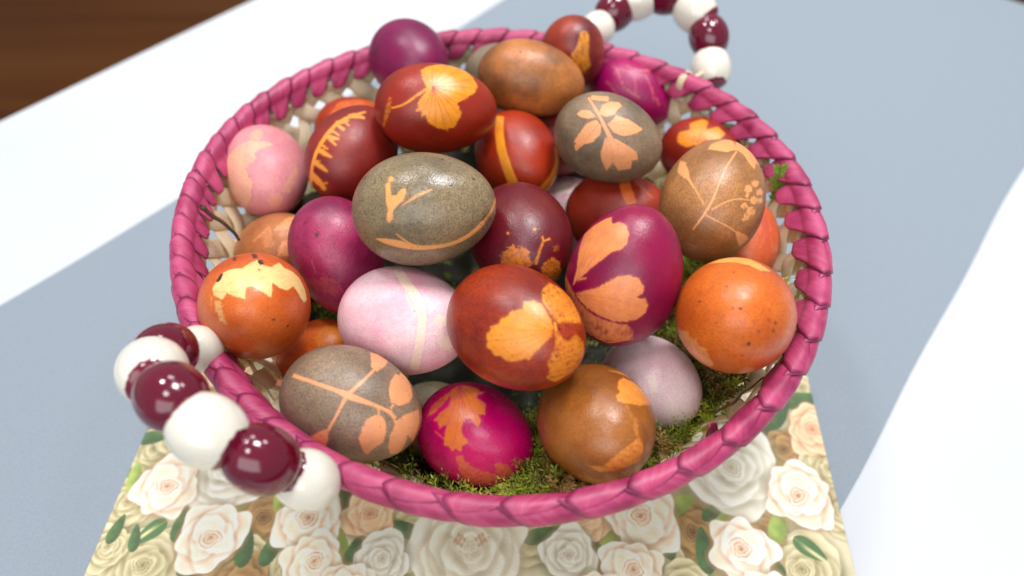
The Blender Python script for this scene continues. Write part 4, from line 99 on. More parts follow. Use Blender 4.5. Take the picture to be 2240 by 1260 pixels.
    {'id':28,'loc':(-0.00895,-0.09334,0.05744),'ax':(0.7557,-0.5794,0.3052),'w':0.02095,'l':0.02723,'c':(-0.3477,0.8105,0.4714),'e':(0.5913,-0.2006,0.7811),'m':((210,4,112),(188,2,102),(228,138,52),0.1,0.25),'hi':1,'label':'bright magenta egg with an orange oak-like leaf,lowest at the front','pr':[(0,0.95,0.016,[(-0.443,0.961),(-0.285,1.169),(-0.067,1.127),(0.122,1.045),(0.105,0.874),(0.06,0.783),(0.209,0.641),(0.166,0.421),(0.063,0.408),(0.094,0.278),(0.024,0.159),(-0.061,0.297),(-0.14,0.345),(-0.196,0.227),(-0.239,0.078),(-0.214,-0.027),(-0.127,-0.125),(-0.245,-0.194),(-0.273,-0.309),(-0.352,-0.263),(-0.427,-0.31),(-0.469,-0.22),(-0.559,-0.21),(-0.52,-0.019),(-0.473,0.188),(-0.611,0.087),(-0.647,0.222),(-0.734,0.241),(-0.589,0.404),(-0.437,0.531),(-0.41,0.72)]),(0,0.9,0.02,[(-0.894,0.335),(-0.82,0.559),(-0.592,0.79),(-0.433,0.929),(-0.4,0.83),(-0.56,0.58),(-0.722,0.408)]),(0,1,0.012,[(0.053,0.924),(0.238,0.973),(0.145,0.873)]),(0,0.65,0.05,[(-0.362,-0.369),(-0.265,-0.394),(-0.183,-0.544),(-0.057,-0.616),(0.108,-0.692),(0.287,-0.735),(0.249,-0.501),(0.355,-0.456),(0.507,-0.519),(0.67,-0.767),(1.063,-1.017),(0.829,-1.216),(0.448,-1.094),(0.149,-1.103),(-0.166,-1.105),(-0.325,-0.865),(-0.369,-0.665)]),(0,0.6,0.12,[(0.764,-0.463),(0.756,-0.505),(0.726,-0.535),(0.682,-0.543),(0.639,-0.527),(0.607,-0.496),(0.595,-0.454),(0.605,-0.414),(0.632,-0.387),(0.672,-0.376),(0.715,-0.387),(0.749,-0.419)]),(0,0.7,0.1,[(1.365,-0.206),(1.338,-0.222),(1.256,-0.247),(1.19,-0.234),(1.134,-0.223),(1.098,-0.203),(1.086,-0.18),(1.096,-0.161),(1.137,-0.138),(1.187,-0.143),(1.256,-0.151),(1.322,-0.179)]),(0,0.7,0.004,[(-0.717,0.019),(-0.639,-0.042),(-0.566,-0.102),(-0.551,-0.083),(-0.62,-0.024),(-0.698,0.037)]),(3,0.4,0.004,[(-0.305,1.172),(-0.284,0.971),(-0.276,0.826),(-0.271,0.706),(-0.269,0.6),(-0.269,0.501),(-0.272,0.408),(-0.279,0.32),(-0.292,0.235),(-0.308,0.152),(-0.326,0.069),(-0.345,-0.014),(-0.364,-0.097),(-0.386,-0.182),(-0.408,-0.269),(-0.4,-0.269),(-0.377,-0.182),(-0.354,-0.098),(-0.334,-0.015),(-0.313,0.067),(-0.294,0.15),(-0.277,0.234),(-0.262,0.319),(-0.253,0.409),(-0.249,0.501),(-0.247,0.6),(-0.246,0.707),(-0.248,0.827),(-0.253,0.97),(-0.266,1.167)]),(3,0.4,0.004,[(-0.309,1.188),(-0.325,0.992),(-0.351,0.849),(-0.381,0.73),(-0.414,0.625),(-0.454,0.532),(-0.498,0.445),(-0.547,0.363),(-0.597,0.284),(-0.65,0.204),(-0.643,0.199),(-0.588,0.277),(-0.536,0.355),(-0.484,0.435),(-0.438,0.52),(-0.396,0.614),(-0.359,0.716),(-0.327,0.832),(-0.298,0.966),(-0.277,1.143)]),(3,0.4,0.004,[(-0.299,1.149),(-0.233,0.969),(-0.177,0.841),(-0.128,0.737),(-0.088,0.641),(-0.055,0.549),(-0.028,0.462),(-0.004,0.376),(0.02,0.295),(0.042,0.215),(0.05,0.219),(0.029,0.3),(0.007,0.383),(-0.014,0.47),(-0.041,0.558),(-0.071,0.653),(-0.109,0.752),(-0.155,0.863),(-0.209,0.997),(-0.274,1.191)]),(3,0.4,0.004,[(-0.295,1.134),(-0.2,1.017),(-0.122,0.93),(-0.05,0.856),(0.016,0.786),(0.074,0.716),(0.129,0.651),(0.182,0.587),(0.19,0.597),(0.139,0.662),(0.086,0.732),(0.027,0.805),(-0.037,0.881),(-0.104,0.966),(-0.191,1.061),(-0.293,1.2)]),(3,0.4,0.004,[(-0.303,1.165),(-0.269,0.972),(-0.246,0.834),(-0.23,0.719),(-0.216,0.616),(-0.205,0.522),(-0.198,0.432),(-0.195,0.348),(-0.198,0.265),(-0.203,0.184),(-0.207,0.102),(-0.214,0.023),(-0.221,-0.057),(-0.228,-0.137),(-0.22,-0.136),(-0.213,-0.056),(-0.205,0.024),(-0.196,0.104),(-0.19,0.185),(-0.184,0.266),(-0.181,0.35),(-0.18,0.437),(-0.186,0.526),(-0.194,0.621),(-0.206,0.724),(-0.22,0.841),(-0.239,0.981),(-0.268,1.174)]),(3,0.4,0.004,[(-0.307,1.18),(-0.303,0.98),(-0.312,0.834),(-0.321,0.716),(-0.338,0.608),(-0.359,0.513),(-0.385,0.423),(-0.415,0.337),(-0.445,0.253),(-0.477,0.171),(-0.469,0.168),(-0.435,0.25),(-0.403,0.332),(-0.371,0.417),(-0.343,0.507),(-0.318,0.602),(-0.301,0.708),(-0.284,0.828),(-0.274,0.967),(-0.269,1.155)]),(3,0.4,0.004,[(-0.303,1.159),(-0.261,0.97),(-0.229,0.834),(-0.204,0.721),(-0.183,0.622),(-0.165,0.527),(-0.151,0.441),(-0.141,0.356),(-0.137,0.273),(-0.135,0.193),(-0.134,0.113),(-0.134,0.033),(-0.13,-0.046),(-0.131,-0.127),(-0.123,-0.125),(-0.122,-0.045),(-0.123,0.035),(-0.122,0.115),(-0.122,0.195),(-0.123,0.277),(-0.125,0.36),(-0.134,0.446),(-0.146,0.535),(-0.163,0.629),(-0.18,0.732),(-0.204,0.845),(-0.229,0.984),(-0.269,1.18)])]},
    {'id':29,'loc':(0.03818,-0.10079,0.08272),'ax':(0.195,-0.7211,0.6649),'w':0.02178,'l':0.02832,'c':(-0.2871,0.4659,0.837),'e':(0.9272,-0.0844,0.365),'m':((156,98,42),(128,78,36),(220,146,70),0.35,0.3),'hi':1,'label':'round caramel brown egg with one peach leaf,nearest the front rim','pr':[(0,1,0.02,[(0.512,0.865),(0.649,0.952),(0.87,0.938),(1.187,0.835),(1.342,0.55),(1.32,0.473),(0.855,0.372),(0.622,0.383),(0.371,0.396),(0.372,0.503),(0.464,0.589),(0.425,0.686)]),(0,0.8,0.02,[(0.734,-0.184),(0.838,-0.384),(0.805,-0.682),(0.607,-0.729),(0.398,-0.79),(0.207,-0.831),(-0.032,-0.848),(-0.22,-0.724),(0.025,-0.725),(0.24,-0.519),(0.421,-0.378)]),(0,0.6,0.03,[(-0.459,-1.03),(-0.217,-1.1),(0.018,-1.101),(0.347,-1.015),(0.209,-1.362),(-0.151,-1.441),(-0.448,-1.377)]),(0,0.7,0.004,[(0.345,1.079),(0.442,1.078),(0.555,1.069),(0.657,1.063),(0.786,1.048),(0.937,1.072),(0.955,1.093),(0.859,1.146),(0.717,1.161),(0.61,1.176),(0.472,1.151),(0.352,1.122)]),(0,0.4,0.04,[(0.651,0.158),(0.629,0.066),(0.618,-0.026),(0.646,-0.114),(0.68,-0.203),(0.724,-0.199),(0.718,-0.104),(0.718,-0.012),(0.694,0.074),(0.673,0.162)]),(0,0.3,0.03,[(0.514,0.349),(0.547,0.262),(0.578,0.177),(0.605,0.09),(0.633,-0.0),(0.691,0.015),(0.658,0.106),(0.625,0.194),(0.589,0.282),(0.554,0.367)]),(3,0.25,0.004,[(1.361,0.514),(1.141,0.529),(0.997,0.556),(0.89,0.587),(0.796,0.635),(0.72,0.687),(0.655,0.745),(0.596,0.808),(0.54,0.876),(0.532,0.868),(0.585,0.799),(0.644,0.736),(0.708,0.675),(0.78,0.622),(0.869,0.574),(0.97,0.541),(1.098,0.509),(1.306,0.49)]),(3,0.25,0.004,[(1.349,0.53),(1.057,0.452),(0.891,0.429),(0.759,0.421),(0.651,0.416),(0.555,0.419),(0.463,0.427),(0.378,0.435),(0.377,0.43),(0.462,0.419),(0.551,0.411),(0.648,0.405),(0.755,0.406),(0.883,0.413),(1.046,0.431),(1.327,0.498)]),(3,0.25,0.004,[(1.358,0.51),(1.174,0.566),(1.047,0.626),(0.962,0.699),(0.902,0.791),(0.854,0.901),(0.833,0.894),(0.88,0.781),(0.942,0.684),(1.016,0.607),(1.124,0.541),(1.303,0.489)])]},
    {'id':30,'loc':(0.06561,-0.07226,0.06423),'ax':(0.4062,-0.7779,0.4795),'w':0.01929,'l':0.02508,'c':(-0.4579,0.6392,0.6179),'e':(0.7859,-0.0338,0.6174),'m':((255,202,202),(246,188,194),(238,222,204),0.12,0.38),'hi':1,'label':'plain lilac pink egg low at the right beside the moss','pr':[(0,0.7,0.04,[(-0.072,0.168),(0.089,0.179),(0.079,-0.151),(-0.046,-0.179)]),(0,0.5,0.004,[(0.459,0.746),(0.53,0.689),(0.604,0.635),(0.678,0.583),(0.746,0.525),(0.806,0.45),(0.852,0.369),(0.899,0.29),(0.937,0.199),(0.957,0.101),(0.961,0.0),(0.962,-0.103),(0.969,-0.215),(1.01,-0.215),(1.001,-0.105),(0.999,0.004),(0.995,0.112),(0.973,0.208),(0.932,0.303),(0.884,0.391),(0.835,0.469),(0.773,0.544),(0.701,0.608),(0.624,0.657),(0.55,0.712),(0.476,0.769)]),(0,0.35,0.12,[(0.494,-0.533),(0.468,-0.641),(0.401,-0.721),(0.308,-0.75),(0.22,-0.718),(0.161,-0.638),(0.145,-0.537),(0.174,-0.44),(0.241,-0.369),(0.326,-0.341),(0.409,-0.365),(0.47,-0.434)]),(0,0.35,0.12,[(0.79,-0.826),(0.802,-0.946),(0.762,-1.016),(0.665,-1.008),(0.565,-0.945),(0.497,-0.855),(0.471,-0.761),(0.483,-0.683),(0.53,-0.631),(0.596,-0.619),(0.672,-0.647),(0.739,-0.723)])]},
    {'id':31,'loc':(-0.02969,-0.06857,0.02119),'ax':(0.7339,-0.5158,0.442),'w':0.01923,'l':0.025,'c':(-0.3542,0.711,0.6074),'e':(0.5698,-0.351,0.7431),'m':((236,222,190),(196,176,110),(232,224,206),0.1,0.45),'hi':0,'label':'cream mottled egg deep under the front eggs,barely showing','pr':[(0,0.9,0.15,[(0.106,0.7),(0.059,0.524),(-0.041,0.4),(-0.168,0.349),(-0.295,0.382),(-0.395,0.494),(-0.444,0.667),(-0.427,0.871),(-0.337,1.051),(-0.183,1.135),(-0.017,1.068),(0.081,0.897)]),(0,0.8,0.1,[(-0.137,0.397),(-0.164,0.294),(-0.229,0.216),(-0.316,0.185),(-0.405,0.208),(-0.474,0.279),(-0.503,0.384),(-0.483,0.493),(-0.415,0.577),(-0.319,0.61),(-0.226,0.583),(-0.159,0.503)])]},
    {'id':32,'loc':(0.02969,0.07696,0.0751),'ax':(0.5052,-0.8109,0.2954),'w':0.01967,'l':0.02557,'c':(-0.534,0.4787,0.6969),'e':(0.7667,-0.0731,0.6378),'m':((140,70,60),(120,50,46),(0,0,0),0.1,0.4),'hi':0,'label':'dull red egg almost buried behind the banded rust egg','pr':[]},
]
RIM = [0.1393, -0.00043, -0.00063, 0.00042, -0.00349, 0.00029, 0.00139]
HANDLES = [[(-0.11042, -0.08266, 0.10631), (-0.11318, -0.09367, 0.12055), (-0.10972, -0.10656, 0.12944), (-0.09758, -0.11902, 0.13482), (-0.08436, -0.12938, 0.1329), (-0.06991, -0.13433, 0.12379), (-0.06022, -0.13347, 0.10651)], [(0.05492, 0.14024, 0.10332), (0.06608, 0.15224, 0.10783), (0.07861, 0.15743, 0.11201), (0.09417, 0.15801, 0.11504), (0.11115, 0.14659, 0.11099), (0.11788, 0.13168, 0.10414), (0.1186, 0.11575, 0.09389)]]
ROSES = [(0.1596, -0.0369, 0.0146, 'olive'), (0.1413, -0.0723, 0.0101, 'tan'), (0.1618, -0.104, 0.0125, 'olive'), (0.1359, -0.1307, 0.0174, 'olive'), (0.1613, -0.0832, 0.0139, 'olive'), (0.0895, -0.1134, 0.014, 'tan'), (0.1215, -0.1134, 0.0106, 'tan'), (0.0718, -0.1288, 0.0123, 'olive'), (0.0145, -0.1145, 0.0148, 'olive'), (-0.0402, -0.1166, 0.0147, 'olive'), (0.1124, -0.082, 0.0265, 'white'), (0.1591, -0.0625, 0.014, 'peach'), (0.039, -0.1081, 0.0128, 'peach'), (0.1431, -0.0962, 0.0166, 'pink'), (0.0672, -0.107, 0.018, 'pink'), (0.0316, -0.1238, 0.0137, 'white'), (0.0599, -0.1307, 0.0143, 'pink'), (0.1109, -0.1223, 0.0158, 'pink'), (-0.0129, -0.1215, 0.0267, 'center'), (-0.1722, -0.0723, 0.0137, 'olive'), (-0.176, -0.1, 0.0126, 'olive'), (-0.1582, -0.1288, 0.0185, 'olive'), (-0.1099, -0.1081, 0.0133, 'tan'), (-0.113, -0.1288, 0.0123, 'olive'), (-0.0921, -0.1307, 0.0102, 'olive'), (-0.1776, -0.1207, 0.0104, 'olive'), (-0.1327, -0.0844, 0.0224, 'white'), (-0.061, -0.1057, 0.0129, 'peach'), (-0.1596, -0.0914, 0.0163, 'pink'), (-0.0881, -0.1081, 0.0163, 'pink'), (-0.0523, -0.1264, 0.0136, 'white'), (-0.0828, -0.1278, 0.014, 'pink'), (-0.1315, -0.1166, 0.016, 'pink'), (-0.1606, -0.0661, 0.0116, 'olive'), (-0.1147, -0.1385, 0.0141, 'tan'), (-0.0664, -0.1385, 0.0121, 'pink'), (0.0822, -0.1404, 0.014, 'olive'), (0.1194, -0.1442, 0.0139, 'pink'), (0.0419, -0.1442, 0.0139, 'pink')]
LEAVES = [(0.0841, -0.1015, 0.0103, 0.496, 1), (0.0752, -0.1186, 0.008, 1.991, 0), (0.1165, -0.1307, 0.0088, 0.314, 1), (0.1296, -0.1102, 0.0093, 1.175, 1), (0.1547, -0.0971, 0.0082, 1.459, 0), (0.0512, -0.1059, 0.0092, 2.59, 0), (0.0294, -0.1124, 0.0087, 0.512, 1), (0.1018, -0.1166, 0.01, 1.062, 0), (-0.1027, -0.0993, 0.0096, 1.935, 1), (-0.1024, -0.1207, 0.0089, 1.216, 0), (-0.1406, -0.1037, 0.0079, 0.392, 1), (-0.1473, -0.1102, 0.0082, 1.509, 0), (-0.0709, -0.1081, 0.0089, 0.77, 0), (-0.0737, -0.1307, 0.0078, 0.356, 1), (-0.0493, -0.1102, 0.0081, 2.643, 1), (-0.1763, -0.0879, 0.0085, 1.743, 1), (-0.1764, -0.1124, 0.0069, 1.356, 0), (0.1083, -0.1072, 0.0092, 0.33, 1), (0.0935, -0.1217, 0.0103, 1.575, 0), (0.0512, -0.1182, 0.01, 1.141, 1), (0.0431, -0.1217, 0.009, 1.859, 0), (0.1579, -0.0451, 0.0112, 0.187, 0), (0.1438, -0.0519, 0.0117, 0.922, 0), (0.1233, -0.1278, 0.0066, 2.131, 0), (0.101, -0.1037, 0.0072, 0.635, 0), (0.1414, -0.1217, 0.0079, -0.701, 2), (-0.1603, -0.114, 0.0078, -2.406, 2), (-0.1286, -0.1004, 0.0086, 2.814, 1), (-0.1152, -0.1197, 0.0099, 1.634, 0), (-0.0737, -0.1176, 0.0098, 1.977, 1), (-0.0655, -0.1238, 0.0087, 1.346, 0), (-0.1382, -0.1268, 0.0072, 1.051, 0), (-0.1733, -0.0661, 0.0088, 0.202, 0), (-0.0448, -0.1124, 0.0088, 2.804, 0), (0.0198, -0.1155, 0.0085, 0.344, 0), (0.0039, -0.1037, 0.0087, 0.355, 0), (-0.1665, -0.1166, 0.0063, 1.734, 0)]
TWIG = [(-0.1299, -0.0081, 0.1072), (-0.1268, -0.0091, 0.1026), (-0.1233, -0.0087, 0.0965), (-0.1212, -0.0075, 0.0898), (-0.1215, -0.006, 0.0833)]
ROOT = [(0.0831, -0.0993, 0.0878), (0.0869, -0.0977, 0.0891), (0.09, -0.0963, 0.0902), (0.0936, -0.0926, 0.0907), (0.0987, -0.0892, 0.0908), (0.1029, -0.0851, 0.0903)]
SCRAP = (0.0782, -0.1091, 0.0902)
SPRIG = [(0.1313, 0.0153, 0.0837), (0.132, 0.0162, 0.0896), (0.132, 0.0175, 0.0957), (0.1311, 0.0179, 0.1012), (0.1301, 0.0181, 0.1065)]

# ------------------------------------------------------------------ helpers


def lin(c, k=1.0):
    out = []
    for v in c[:3]:
        v = v / 255.0
        out.append(k * (v / 12.92 if v <= 0.04045 else ((v + 0.055) / 1.055) ** 2.4))
    return (out[0], out[1], out[2], 1.0)


def lin3(c):
    return np.array(lin(c)[:3])


def link(o, parent=None):
    COL.objects.link(o)
    if parent is not None:
        o.parent = parent
    return o


def tag(o, label=None, cat=None, group=None, kind=None):
    for k, v in (("label", label), ("category", cat), ("group", group), ("kind", kind)):
        if v:
            o[k] = v
    return o


def empty(name, loc=(0, 0, 0), parent=None):
    o = bpy.data.objects.new(name, None)
    o.empty_display_size = 0.02
    o.location = loc
    return link(o, parent)


def np_mesh(name, verts, faces, smooth=True, attrs=None):
    """verts (N,3); faces (M,k) array, k = 3 or 4."""
    verts = np.asarray(verts, np.float32)
    faces = np.asarray(faces, np.int32)
    me = bpy.data.meshes.new(name)
    me.vertices.add(len(verts))
    me.vertices.foreach_set("co", verts.ravel())
    k = faces.shape[1]
    me.loops.add(faces.size)
    me.loops.foreach_set("vertex_index", faces.ravel())
    me.polygons.add(len(faces))
    me.polygons.foreach_set("loop_start", np.arange(0, faces.size, k, dtype=np.int32))
    me.polygons.foreach_set("loop_total", np.full(len(faces), k, np.int32))
    me.polygons.foreach_set("use_smooth", np.full(len(faces), smooth, bool))
    me.update(calc_edges=True)
    for n, val in (attrs or {}).items():
        val = np.asarray(val, np.float32)
        if val.ndim == 1:
            a = me.attributes.new(n, "FLOAT", "POINT")
            a.data.foreach_set("value", val)
        else:
            a = me.attributes.new(n, "FLOAT_COLOR", "POINT")
            a.data.foreach_set("color", np.c_[val, np.ones(len(val), np.float32)].ravel())
    me.validate()
    return me


def mesh_obj(name, verts, faces, mat, parent=None, smooth=True, attrs=None):
    me = np_mesh(name, verts, faces, smooth, attrs)
    me.materials.append(mat)
    return link(bpy.data.objects.new(name, me), parent)


def grid_faces(nu, nv, wrap_u=False, wrap_v=False):
    """faces of a grid with index = u*nv + v"""
    us = np.arange(nu if wrap_u else nu - 1)
    vs = np.arange(nv if wrap_v else nv - 1)
    U, V = np.meshgrid(us, vs, indexing="ij")
    U = U.ravel()
    V = V.ravel()
    U1 = (U + 1) % nu
    V1 = (V + 1) % nv
    return np.c_[U * nv + V, U1 * nv + V, U1 * nv + V1, U * nv + V1]


_ks = rng.normal(size=(3, 24, 3))
_ph = rng.uniform(0, 6.283, size=(3, 24))


def wnoise(p, freq, which=0):
    """cheap smooth pseudo noise about -1..1 at points p"""
    s = np.zeros(len(p))
    for j in range(24):
        s += np.sin((p @ _ks[which, j]) * freq + _ph[which, j])
    return s / 4.9


def tube(path, radius, sides=8, squash=None, up=None):
    """closed-ring tube along path; radius scalar or array; returns verts, faces"""
    p = np.asarray(path, float)
    n = len(p)
    rad = np.broadcast_to(np.asarray(radius, float), (n,))
    t = np.gradient(p, axis=0)
    t /= np.linalg.norm(t, axis=1)[:, None] + 1e-12
    a = np.array([0.0, 0.0, 1.0]) if abs(t[0, 2]) < 0.9 else np.array([1.0, 0, 0])
    u = np.cross(t, a)
    u /= np.linalg.norm(u, axis=1)[:, None] + 1e-12
    w = np.cross(t, u)
    ang = np.linspace(0, 2 * np.pi, sides, endpoint=False)
    v = (p[:, None, :] + rad[:, None, None] * (np.cos(ang)[None, :, None] * u[:, None, :] + np.sin(ang)[None, :, None] * w[:, None, :]))
    f = grid_faces(n, sides, False, True)
    return v.reshape(-1, 3), f


# ---- node material helper
class NT:
    def __init__(self, name):
        self.m = bpy.data.materials.new(name)
        self.m.use_nodes = True
        self.t = self.m.node_tree
        self.b = self.t.nodes["Principled BSDF"]

    def n(self, kind, **kw):
        nd = self.t.nodes.new(kind)
        for k, v in kw.items():
            setattr(nd, k, v)
        return nd

    def l(self, a, b):
        self.t.links.new(a, b)

    def coords(self, kind="Object"):
        return self.n("ShaderNodeTexCoord").outputs[kind]

    def noise(self, vec, scale, detail=3.0, rough=0.55, dist=0.0):
        nd = self.n("ShaderNodeTexNoise")
        nd.inputs["Scale"].default_value = scale
        nd.inputs["Detail"].default_value = detail
        nd.inputs["Roughness"].default_value = rough
        nd.inputs["Distortion"].default_value = dist
        if vec is not None:
            self.l(vec, nd.inputs["Vector"])
        return nd.outputs["Fac"]

    def ramp(self, fac, stops):
        nd = self.n("ShaderNodeValToRGB")
        cr = nd.color_ramp
        while len(cr.elements) > len(stops):
            cr.elements.remove(cr.elements[-1])
        while len(cr.elements) < len(stops):
            cr.elements.new(0.5)
        for e, (p, c) in zip(cr.elements, stops):
            e.position = p
            e.color = c if len(c) == 4 else (*c, 1.0)
        self.l(fac, nd.inputs["Fac"])
        return nd.outputs["Color"]

    def mix(self, fac, a, b, mode="MIX"):
        nd = self.n("ShaderNodeMix", data_type="RGBA", blend_type=mode)
        for s, v in ((nd.inputs[0], fac), (nd.inputs[6], a), (nd.inputs[7], b)):
            if hasattr(v, "links"):
                self.l(v, s)
            else:
                s.default_value = v
        return nd.outputs[2]

    def math(self, op, a, b=0.0, clamp=False):
        nd = self.n("ShaderNodeMath", operation=op, use_clamp=clamp)
        for s, v in ((nd.inputs[0], a), (nd.inputs[1], b)):
            if hasattr(v, "links"):
                self.l(v, s)
            else:
                s.default_value = v
        return nd.outputs[0]

    def attr(self, name):
        return self.n("ShaderNodeAttribute", attribute_name=name)

    def bump(self, height, strength, dist=0.001):
        nd = self.n("ShaderNodeBump")
        nd.inputs["Strength"].default_value = strength
        nd.inputs["Distance"].default_value = dist
        self.l(height, nd.inputs["Height"])
        self.l(nd.outputs["Normal"], self.b.inputs["Normal"])

    def set(self, **kw):
        for k, v in kw.items():
            k = k.replace("_", " ")
            if hasattr(v, "links"):
                self.l(v, self.b.inputs[k])
            else:
                self.b.inputs[k].default_value = v
        return self


# ------------------------------------------------------------------ floor, cloth, runner
TD = np.array([math.cos(R(49.9)), math.sin(R(49.9)), 0.0])     # along the table
TN = np.array([TD[1], -TD[0], 0.0])                            # across it
S_END, T_LEFT, T_RIGHT = 0.568, -0.406, 0.36


def mat_floor():
    k = NT("brown_wood_floor")
    mp = k.n("ShaderNodeMapping")
    mp.inputs["Rotation"].default_value = (0, 0, R(-49.9))
    mp.inputs["Scale"].default_value = (0.25, 4.0, 1.0)
    k.l(k.coords(), mp.inputs["Vector"])
    n1 = k.noise(mp.outputs[0], 3.0, 4.0)
    c = k.ramp(n1, [(0.3, lin((78, 36, 8))), (0.55, lin((100, 54, 10))), (0.75, lin((106, 64, 28)))])
    k.set(Base_Color=c, Roughness=0.65, Specular_IOR_Level=0.2)
    return k.m


def mat_cloth():
    k = NT("white_tablecloth")
    co = k.coords()
    a = k.noise(co, 900.0, 2.0)
    w = k.n("ShaderNodeTexWave", wave_type="BANDS", bands_direction="X")
    w.inputs["Scale"].default_value = 420.0
    w.inputs["Distortion"].default_value = 1.5
    mp = k.n("ShaderNodeMapping")
    mp.inputs["Rotation"].default_value = (0, 0, R(-49.9))
    k.l(co, mp.inputs["Vector"])
    k.l(mp.outputs[0], w.inputs["Vector"])
    h = k.math("ADD", a, w.outputs["Fac"])
    c = k.mix(k.noise(co, 7.0, 2.0), lin((196, 199, 204)), lin((205, 208, 212)))
    k.set(Base_Color=c, Roughness=0.85)
    k.bump(h, 0.25, 0.0004)
    return k.m


def mat_runner():
    k = NT("grey_runner_fabric")
    co = k.coords()
    n = k.noise(co, 1100.0, 3.0)
    v = k.noise(co, 260.0, 3.0)
    c = k.mix(n, lin((120, 130, 140)), lin((150, 160, 170)))
    c = k.mix(k.math("MULTIPLY", v, 0.35), c, lin((138, 148, 158)))
    k.set(Base_Color=c, Roughness=0.8)
    k.bump(n, 0.35, 0.0005)
    return k.m


def sheet(name, s0, s1, t0, t1, z, ns, nt, mat, edges, thick=0.0006, wave=0.0):
    """cloth lying on the table; beyond the table edges it bends down"""
    S = np.linspace(s0, s1, ns)
    T = np.unique(np.r_[np.linspace(t0, t1, nt), t0 + 0.0004, t1 - 0.0004, t0 + 0.001, t1 - 0.001])
    # put extra rows near the bends
    def refine(a, e):
        return np.unique(np.concatenate([a, e + np.linspace(-0.004, 0.02, 14)]))
    S = refine(S, S_END) if s1 > S_END else S
    T = refine(T, T_LEFT - 0.012) if t0 < T_LEFT else T
    T = refine(T, T_RIGHT) if t1 > T_RIGHT else T
    SS, TT = np.meshgrid(S, T, indexing="ij")
    rho = 0.007

    def bend(d):
        d = np.maximum(d, 0)
        a = np.minimum(d / rho, math.pi / 2)
        run = rho * np.sin(a)
        drop = rho * (1 - np.cos(a)) + np.maximum(d - rho * math.pi / 2, 0)
        return run, drop

    r1, d1 = bend(SS - S_END)
    r2, d2 = bend(T_LEFT - TT)
    r3, d3 = bend(TT - T_RIGHT)
    s = np.where(SS > S_END, S_END + r1, SS)
    t = np.where(TT < T_LEFT, T_LEFT - r2, np.where(TT > T_RIGHT, T_RIGHT + r3, TT))
    zz = z - np.maximum(np.maximum(d1, d2), d3)
    P = s[..., None] * TD + t[..., None] * TN
    P[..., 2] += zz
    if wave:
        P[..., 2] += wave * wnoise(P.reshape(-1, 3), 9.0).reshape(zz.shape)
    o = mesh_obj(name, P.reshape(-1, 3), grid_faces(len(S), len(T))[:, ::-1], mat)
    m = o.modifiers.new("thickness", "SOLIDIFY")
    m.thickness = thick
    m.offset = -1
    return o


fl = mesh_obj("floor", [(-6, -6, -0.74), (6, -6, -0.74), (6, 6, -0.74), (-6, 6, -0.74)], [(0, 1, 2, 3)], mat_floor())
tag(fl, kind="structure")
o = sheet("tablecloth", -0.9, S_END + 0.26, T_LEFT - 0.26, T_RIGHT + 0.26, 0.0, 90, 70, mat_cloth(), None, wave=0.0006)
tag(o, "smooth white tablecloth covering the table under everything else", "tablecloth")
# the runner edge wanders by a millimetre or two
o = sheet("table_runner", -0.9, S_END + 0.22, -0.2335, 0.1875, 0.0011, 90, 12, mat_runner(), None)
for v in o.data.vertices:
    q = v.co.x * TD[0] + v.co.y * TD[1]
    e = 0.0012 * math.sin(q * 14.0 + 1.0) + 0.0008 * math.sin(q * 37.0)
    v.co.x += TN[0] * e
    v.co.y += TN[1] * e
tag(o, "wide pale blue-grey fabric runner crossing the white tablecloth diagonally", "table runner")

# ------------------------------------------------------------------ paper napkin with printed roses


def sm(a, b, x):
    t = np.clip((x - a) / (b - a), 0, 1)
    return t * t * (3 - 2 * t)


